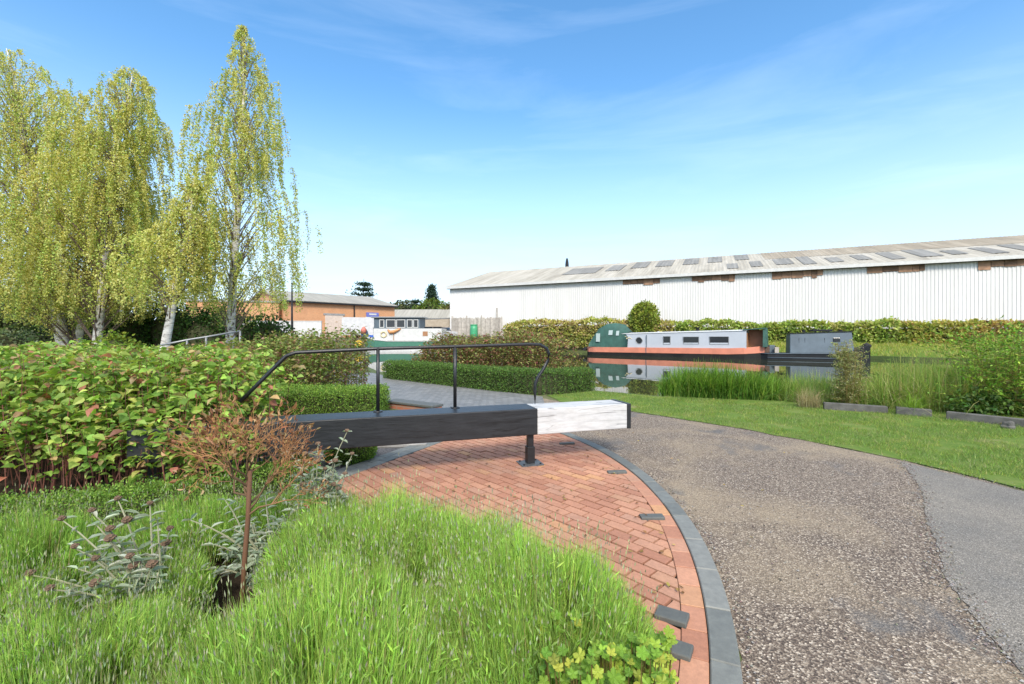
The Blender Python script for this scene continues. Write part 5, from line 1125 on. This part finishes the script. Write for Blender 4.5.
# ------------------------------------------------------------------ foreground bed
LV = [(.21, .38, .06), (.27, .46, .08), (.34, .52, .11), (.24, .36, .11)]
def lavender(name, lab, mounds, dens, seed, cols=LV, spike=.06):
    global rng
    rng = np.random.default_rng(seed); c = np.array([m[:2] for m in mounds]).mean(0); t = thing(name, lab, 'lavender', (*c, 0.03), 0, 'lavender clumps in the foreground bed')
    gb_, gf, gs = G(), G(), G(); gw = G()
    for (mx, my, rx, ry, h) in mounds:
        n = int(1.12 * dens * rx * ry * math.pi); a_ = rng.uniform(0, 6.28, n); q = rng.uniform(0, 1, n) ** .5; dx, dy = np.cos(a_) * q, np.sin(a_) * q
        kp = smoothnoise(mx + dx * rx, my + dy * ry, 8, seed + 7) < .50; dx, dy, q = dx[kp], dy[kp], q[kp]; n = len(q)
        lump = 1 + .24 * smoothnoise(mx + dx * rx, my + dy * ry, 11, seed)
        hh = h * np.sqrt(np.clip(1 - .62 * q ** 3, .05, 1)) * rng.uniform(.78, 1.08, n) * lump
        tip = np.c_[mx + dx * rx * 1.02, my + dy * ry * 1.02, hh]; ln = hh * rng.uniform(.45, .8, n)
        out = np.c_[dx * .27, dy * .27, np.ones(n)] + np.r_[rng.normal(0, .10, (n, 3))]; out = unit(out)
        base = tip - out * ln[:, None]; base[:, 2] = np.maximum(base[:, 2], 0)
        base[:, :2] -= c; tip[:, :2] -= c
        pn = smoothnoise(mx + dx * rx, my + dy * ry, 7, seed + 4)[:, None]; T = tints(n, cols, .2) * (1 + .32 * pn); dead = rng.uniform(size=n) < .07; T[dead] = [.34, .27, .14]; blades(gb_, base, tip - base, rng.normal(0, .011, (n, 3)), rng.uniform(.0034, .0064, n), T, 2, T * np.array([1.2, 1.15, 1.05]))
        # narrow leaves on the stems
        n2 = int(n * 1.9); k = rng.integers(0, n, n2); s = rng.uniform(.1, .85, n2)[:, None]; p = base[k] + (tip[k] - base[k]) * s; ax = unit(out[k] + rdir(n2) * .75)
        quads(gf, p, ax, rdir(n2), rng.uniform(.028, .055, n2), rng.uniform(.0045, .0078, n2), tints(n2, cols, .22))
        # flower spikes standing above the mound
        n3 = int(n * spike); k = rng.choice(n, n3, replace=False); p0 = tip[k] * 1.0; d = unit(out[k] * .6 + np.array([0, 0, .5]) + rng.normal(0, .06, (n3, 3))); up = rng.uniform(.03, .15, n3)[:, None]; p1 = p0 + d * up
        blades(gs, p0 - d * .05, d * (up + .05), np.zeros((n3, 3)), .0026, tints(n3, [(.24, .34, .10), (.34, .38, .16), (.36, .30, .17)], .2), 1)
        sl3 = rng.uniform(.014, .034, n3)[:, None]; sw = rng.uniform(.002, .0034, n3)[:, None]; tt = tints(n3, [(.26, .32, .17), (.36, .40, .25), (.26, .27, .21), (.42, .43, .30)], .2)
        for ang3 in (0, 1.57):
            sd = unit(np.cross(d, np.array([math.cos(ang3), math.sin(ang3), .1]))); v = np.stack([p1, p1 + d * sl3 * .4 + sd * sw, p1 + d * sl3, p1 + d * sl3 * .4 - sd * sw], 1).reshape(-1, 3); gs.add(v, np.arange(n3 * 4).reshape(-1, 4), np.repeat(tt, 4, 0))
        # woody base twigs
        for i in range(40):
            a2 = rng.uniform(0, 6.28); r2 = rng.uniform(.3, .9); e = np.array([mx - c[0] + math.cos(a2) * rx * r2, my - c[1] + math.sin(a2) * ry * r2, h * .45]); gw.tube([(mx - c[0] + rng.normal(0, .05), my - c[1] + rng.normal(0, .05), 0), e * np.array([.6, .6, .5]) + np.array([(mx - c[0]) * .4, (my - c[1]) * .4, 0]), e], [.007, .005, .003], 4, cap=False)
    gb_.build('foliage', M['leafm'], t); gf.build('leaves', M['leafm'], t); gs.build('flower_spikes', M['leafm'], t); gw.build('woody_stems', M['stemr'], t); return t
lavender('lavender', 'rounded lavender mound spilling over the brick paving', [(.12, 1.98, .50, .52, .56)], 12000, 111, spike=.06)
lavender('lavender', 'broad light green lavender clump in the middle of the bed', [(-.82, 2.58, .62, .52, .55), (-.22, 2.48, .42, .40, .53), (-.72, 1.75, .58, .55, .52), (-.52, 1.12, .33, .36, .40)], 11500, 112)
lavender('lavender', 'lavender with many pale spikes in front of the dry brown shrub', [(-1.75, 1.72, .52, .42, .40), (-1.95, 2.35, .32, .3, .34), (-2.5, 2.1, .35, .3, .34), (-1.25, 1.25, .45, .35, .42), (-2.0, 1.2, .5, .35, .40)], 11500, 113, spike=.09)
lavender('lavender', 'darker lavender at the left edge in front of the low bright hedge', [(-2.9, 2.55, .55, .5, .46), (-3.5, 2.2, .5, .5, .44), (-2.9, 1.6, .6, .45, .40), (-2.2, 3.1, .5, .4, .38), (-1.55, 3.25, .42, .38, .42)], 9500, 114, [(.17, .32, .055), (.22, .39, .07), (.28, .43, .09)], .06)

# dead brown shrub on a single stem
rng = np.random.default_rng(121)
dx0 = (240 - 512) / F * 2.45
ds = thing('dry_shrub', 'leafless dead shrub of orange-brown twigs on a single dark stem', 'shrub', (dx0 + .03, 2.45, .02)); ds.scale = (1.26, 1.26, 1.26)
gt, gl_ = G(), G()
top = np.array([.02, 0, .66]); gt.tube([(-.015, 0, 0), (-.01, .01, .25), (.012, 0, .45), top], [.0125, .011, .0105, .0098], 8, (.42, .36, .42))
tipz = []
def grow(p, d, l, r, lev):
    e = p + d * l; m = (p + e) / 2 + rng.normal(0, .012, 3); f = lev / 4.0
    gt.tube([p, m, e], [r, r * .85, r * .65], 5, (np.array([.42, .45, .5]) * (1 - f) + np.array([1.35, 1.15, 1.0]) * f) * rng.uniform(.75, 1.25), cap=False)
    if lev == 4: tipz.append((e, d)); return
    for _ in range(int((2 if rng.uniform() < .75 else 3)) if lev else 3):
        nd_ = unit(d + rng.normal(0, .36, 3) + np.array([0, 0, .13])); grow(e, nd_, l * rng.uniform(.66, .92), r * .60, lev + 1)
    if lev > 1 and rng.uniform() < .6: grow(m, unit(d + rng.normal(0, .7, 3)), l * .6, r * .5, lev + 1)
for i in range(10):
    a_ = i * 6.283 / 10 + rng.normal(0, .2); grow(np.array([.012, 0, .46 + .022 * i]), unit(np.array([math.cos(a_), math.sin(a_), [.5, 1.6, .85, 2.8, .65][i % 5] + rng.uniform(-.1, .2)])), .118, .0052, 0)
E_ = np.array([e for e, d in tipz]); D_ = np.array([d for e, d in tipz]); k = rng.choice(len(E_), min(len(E_), 900), replace=False)
leaves(gl_, E_[k], unit(D_[k] + rdir(len(k)) * .6), rdir(len(k)), rng.uniform(.015, .034, len(k)), rng.uniform(.006, .014, len(k)), tints(len(k), [(.30, .15, .07), (.20, .09, .05), (.36, .24, .13)], .2), .2)
gt.build('branches', M['dryt'], ds, True); gl_.build('dead_leaves', M['leafm'], ds)

# silver-leaved plants with seed heads
def silver(name, lab, base, stems, seed, heads=True):
    global rng
    rng = np.random.default_rng(seed); t = thing(name, lab, 'plant', (*base, .03), 0, 'silver-leaved plants in the bed'); gs, gl_ = G(), G(); hd = []
    ex0 = [(s_[0] * rng.uniform(.3, .9) + rng.normal(0, .06), s_[1] * rng.uniform(.3, .9) + rng.normal(0, .06), s_[2] * rng.uniform(.45, .95), 6) for s_ in list(stems) * 2]
    for si, (ex, ey, ez, nl_) in enumerate(list(stems) + ex0):
        b = np.array([rng.normal(0, .05), rng.normal(0, .05), 0]); e = np.array([ex, ey, ez]); m = b * .5 + e * .5 + np.array([-.15 * ex, -.15 * ey, .10]); ts_ = np.linspace(0, 1, 7)[:, None]
        q = (1 - ts_) ** 2 * b + 2 * ts_ * (1 - ts_) * m + ts_ ** 2 * e; gs.tube(q, [.006, .006, .0055, .005, .0045, .004, .003], 5, (1.7, 4.6, 4.6), cap=False)
        for s in np.linspace(.3, 1, nl_):
            p = (1 - s) ** 2 * b + 2 * s * (1 - s) * m + s ** 2 * e; a0 = rng.uniform(0, 3.14)
            for sg_ in (0, math.pi):
                ax = np.array([[math.cos(a0 + sg_), math.sin(a0 + sg_), rng.uniform(-.15, .55)]]); l = rng.uniform(.06, .105) * (1.15 - .4 * s)
                leaves(gl_, p[None], ax, np.array([[0, 0, 1.0]]) + rng.normal(0, .25, (1, 3)), np.array([l]), np.array([l * .30]), tints(1, [(.34, .40, .30), (.26, .33, .24), (.42, .46, .38)], .1), .10, .22)
        if si >= len(stems): continue
        hd.append(e)
        if rng.uniform() < .5: hd.append((1 - .78) ** 2 * b + 2 * .78 * .22 * m + .78 ** 2 * e)
    gs.build('stems', M['stemr'], t); gl_.build('leaves', M['leafm'], t)
    if heads:
        bm = bmesh.new(); bmesh.ops.create_icosphere(bm, subdivisions=3, radius=.019)
        for v_ in bm.verts: v_.co *= 1 + .22 * random.uniform(-1, 1); v_.co.z *= .75
        me = bpy.data.meshes.new('seed_head'); bm.to_mesh(me); bm.free(); me.materials.append(M['seed'])
        for e in hd:
            o = bpy.data.objects.new('seed_head', me); COL.objects.link(o); o.parent = t; o.location = e + np.array([0, 0, .012]); s_ = rng.uniform(.8, 1.3); o.scale = (s_,) * 3
    return t
def at(px, py, d, base): return ((px - 512) / F * d - base[0], d - base[1], CH - (py - H) / F * d - .03)
b1 = ((150 - 512) / F * 2.35, 2.35)
silver('silver_plant', 'silver-leaved plant with brown round seed heads sprawling at the left', b1, [(*at(px, py, d, b1), 7) for px, py, d in ((62, 520, 2.5), (92, 512, 2.3), (75, 548, 2.2), (110, 540, 2.25), (130, 558, 2.15), (152, 566, 2.2), (118, 500, 2.55), (150, 505, 2.5), (50, 590, 2.1), (95, 585, 2.05), (170, 530, 2.5), (30, 575, 2.3))], 131)
b2 = ((262 - 512) / F * 2.75, 2.75)
silver('silver_plant', 'silver-leaved plant growing behind the dead brown shrub', b2, [(*at(px, py, d, b2), 8) for px, py, d in ((190, 520, 2.7), (215, 545, 2.6), (255, 560, 2.6), (285, 540, 2.7), (300, 505, 2.8), (225, 500, 2.9), (265, 495, 2.95), (290, 575, 2.5), (200, 570, 2.45), (240, 530, 2.8), (275, 520, 2.9), (310, 545, 2.7))], 132, False)
b3 = ((318 - 512) / F * 3.3, 3.3)
silver('silver_plant', 'pale silver plant with dry seed heads near the beam and brick corner', b3, [(*at(px, py, d, b3), 8) for px, py, d in ((318, 445, 3.4), (305, 455, 3.3), (335, 462, 3.3), (345, 475, 3.2), (300, 475, 3.2), (325, 470, 3.35), (352, 455, 3.4), (347, 432, 3.4), (290, 452, 3.4), (338, 490, 3.1), (315, 490, 3.1), (327, 484, 3.2))], 133)

# lobed yellow-green leaves at the front corner of the bed
rng = np.random.default_rng(141)
lm = thing('lobed_plant', 'low plant with lobed yellow-green leaves at the corner of the bed', 'plant', (.35, 1.45, .03)); g, gs = G(), G()
spots = [((px - 512) / F * d - .35, d - 1.45, CH - (py - H) / F * d - .03) for px, py, d in [(rng.uniform(528, 580), rng.uniform(615, 650), rng.uniform(1.72, 1.8)) for _ in range(60)] + [(x_, 640 + (rng.uniform(0, 60) if x_ > 590 else 30) - .12 * (x_ - 600), rng.uniform(1.42, 1.62)) for x_ in rng.uniform(570, 672, 210)] + [(x_, rng.uniform(650, 720), rng.uniform(1.25, 1.4)) for x_ in rng.uniform(540, 665, 120)]]
for p in spots:
    p = np.array(p); p[2] = max(.05, p[2]); nrm = unit(np.array([rng.normal(0, .35), -.35 + rng.normal(0, .3), 1.0])); ux_ = unit(np.cross(nrm, [0, 1, .1])); uy_ = np.cross(nrm, ux_); R_ = rng.uniform(.013, .025); a0 = rng.uniform(0, 6.28)
    th = np.linspace(0, 2 * np.pi, 41)[:-1]; rad = R_ * (.62 + .38 * np.abs(np.cos(2.5 * th)) ** .7 + .05 * np.cos(15 * th)); pts = p + (np.cos(th + a0) * rad)[:, None] * ux_ + (np.sin(th + a0) * rad)[:, None] * uy_ + nrm * (.18 * rad * np.cos(5 * th))[:, None]
    tt = tints(1, [(.19, .34, .04), (.26, .40, .05), (.36, .42, .06), (.14, .27, .035)], .15)[0]; v = np.r_[p[None], pts]; g.add(v, [(0, 1 + i, 1 + (i + 1) % 40) for i in range(40)], tt)
    gs.tube([(p[0] * .6 + rng.normal(0, .02), p[1] * .6 + .05, 0), p * np.array([.9, .9, .6]), p], [.002, .0018, .0015], 4, (.8, 1.6, .5), cap=False)
g.build('foliage', M['leaf'], lm); gs.build('leaf_stalks', M['stemr'], lm)

# loose chippings along the kerb, the tarmac seam and the path edge; a few fallen leaves
rng = np.random.default_rng(151)
def along(line, n, sd):
    p = np.asarray(line, float); k = rng.integers(0, len(p) - 1, n); f = rng.uniform(0, 1, n)[:, None]; return p[k] + (p[k + 1] - p[k]) * f + rng.normal(0, sd, (n, 2))
q = np.r_[along(arc(AR + .05, R(-30), R(27), 40), 900, .03), along(patch[:9], 1500, .05), along([(5.3, 4.57), (5.0, 5.68), (4.13, 7.33), (2.66, 9.14), (2.0, 9.85)], 500, .05), scatter([(1.7, 1.5), (2.3, 2.0), (3.4, 4), (4.6, 5.6), (3.6, 7.5), (2, 9.3), (1.2, 8), (1.75, 5)], 1500)]
q = q[np.hypot(q[:, 0] - AC[0], q[:, 1] - AC[1]) > AR + .008]; n = len(q); r = rng.uniform(.003, .0085, n)
o6 = np.array([(1, 0, 0), (0, 1, 0), (-1, 0, 0), (0, -1, 0), (0, 0, .8), (0, 0, -.6)]); v = o6[None] * r[:, None, None] * rng.uniform(.6, 1.3, (n, 6, 1)) + np.c_[q, np.full(n, .011)][:, None]
b = np.arange(n)[:, None] * 6; g = G()
g.add(v.reshape(-1, 3), np.concatenate([b + np.array([[i, (i + 1) % 4, 4]]) for i in range(4)] + [b + np.array([[(i + 1) % 4, i, 5]]) for i in range(4)]), np.repeat(tints(n, [(.9, .8, .68), (.5, .42, .35), (.3, .25, .22), (1.3, 1.2, 1.05)], .25), 6, 0))
tag(g.build('gravel', plain('loose_chippings', (.30, .29, .28), .9, 0, .2, 30, .2, 60, tint=True)), 'loose pale chippings scattered along the edges of the path', 'gravel', kind='stuff')
q = np.r_[scatter([(-1.2, 4.9), (-.3, 7), (.6, 7), (1.2, 5.5), (1.3, 4), (.9, 3)], 60), along(arc(AR - .35, R(-20), R(20), 20), 30, .08), scatter(vis, 60), scatter([(1.8, 3), (4, 5.5), (2, 9), (1.6, 6)], 25)]; n = len(q)
ax = rdir(n); ax[:, 2] *= .2; nm = rng.normal(0, .25, (n, 3)); nm[:, 2] = 1; g = G()
leaves(g, np.c_[q, np.where(q[:, 0] > 1.4, .04, .044)], ax, nm, rng.uniform(.02, .045, n), rng.uniform(.012, .028, n), tints(n, [(.30, .22, .08), (.22, .13, .06), (.36, .30, .10), (.14, .09, .05)], .2), .12)
tag(g.build('fallen_leaves', M['leafm']), 'small fallen brown and yellow leaves on the paving and lawn', 'leaves', kind='stuff')
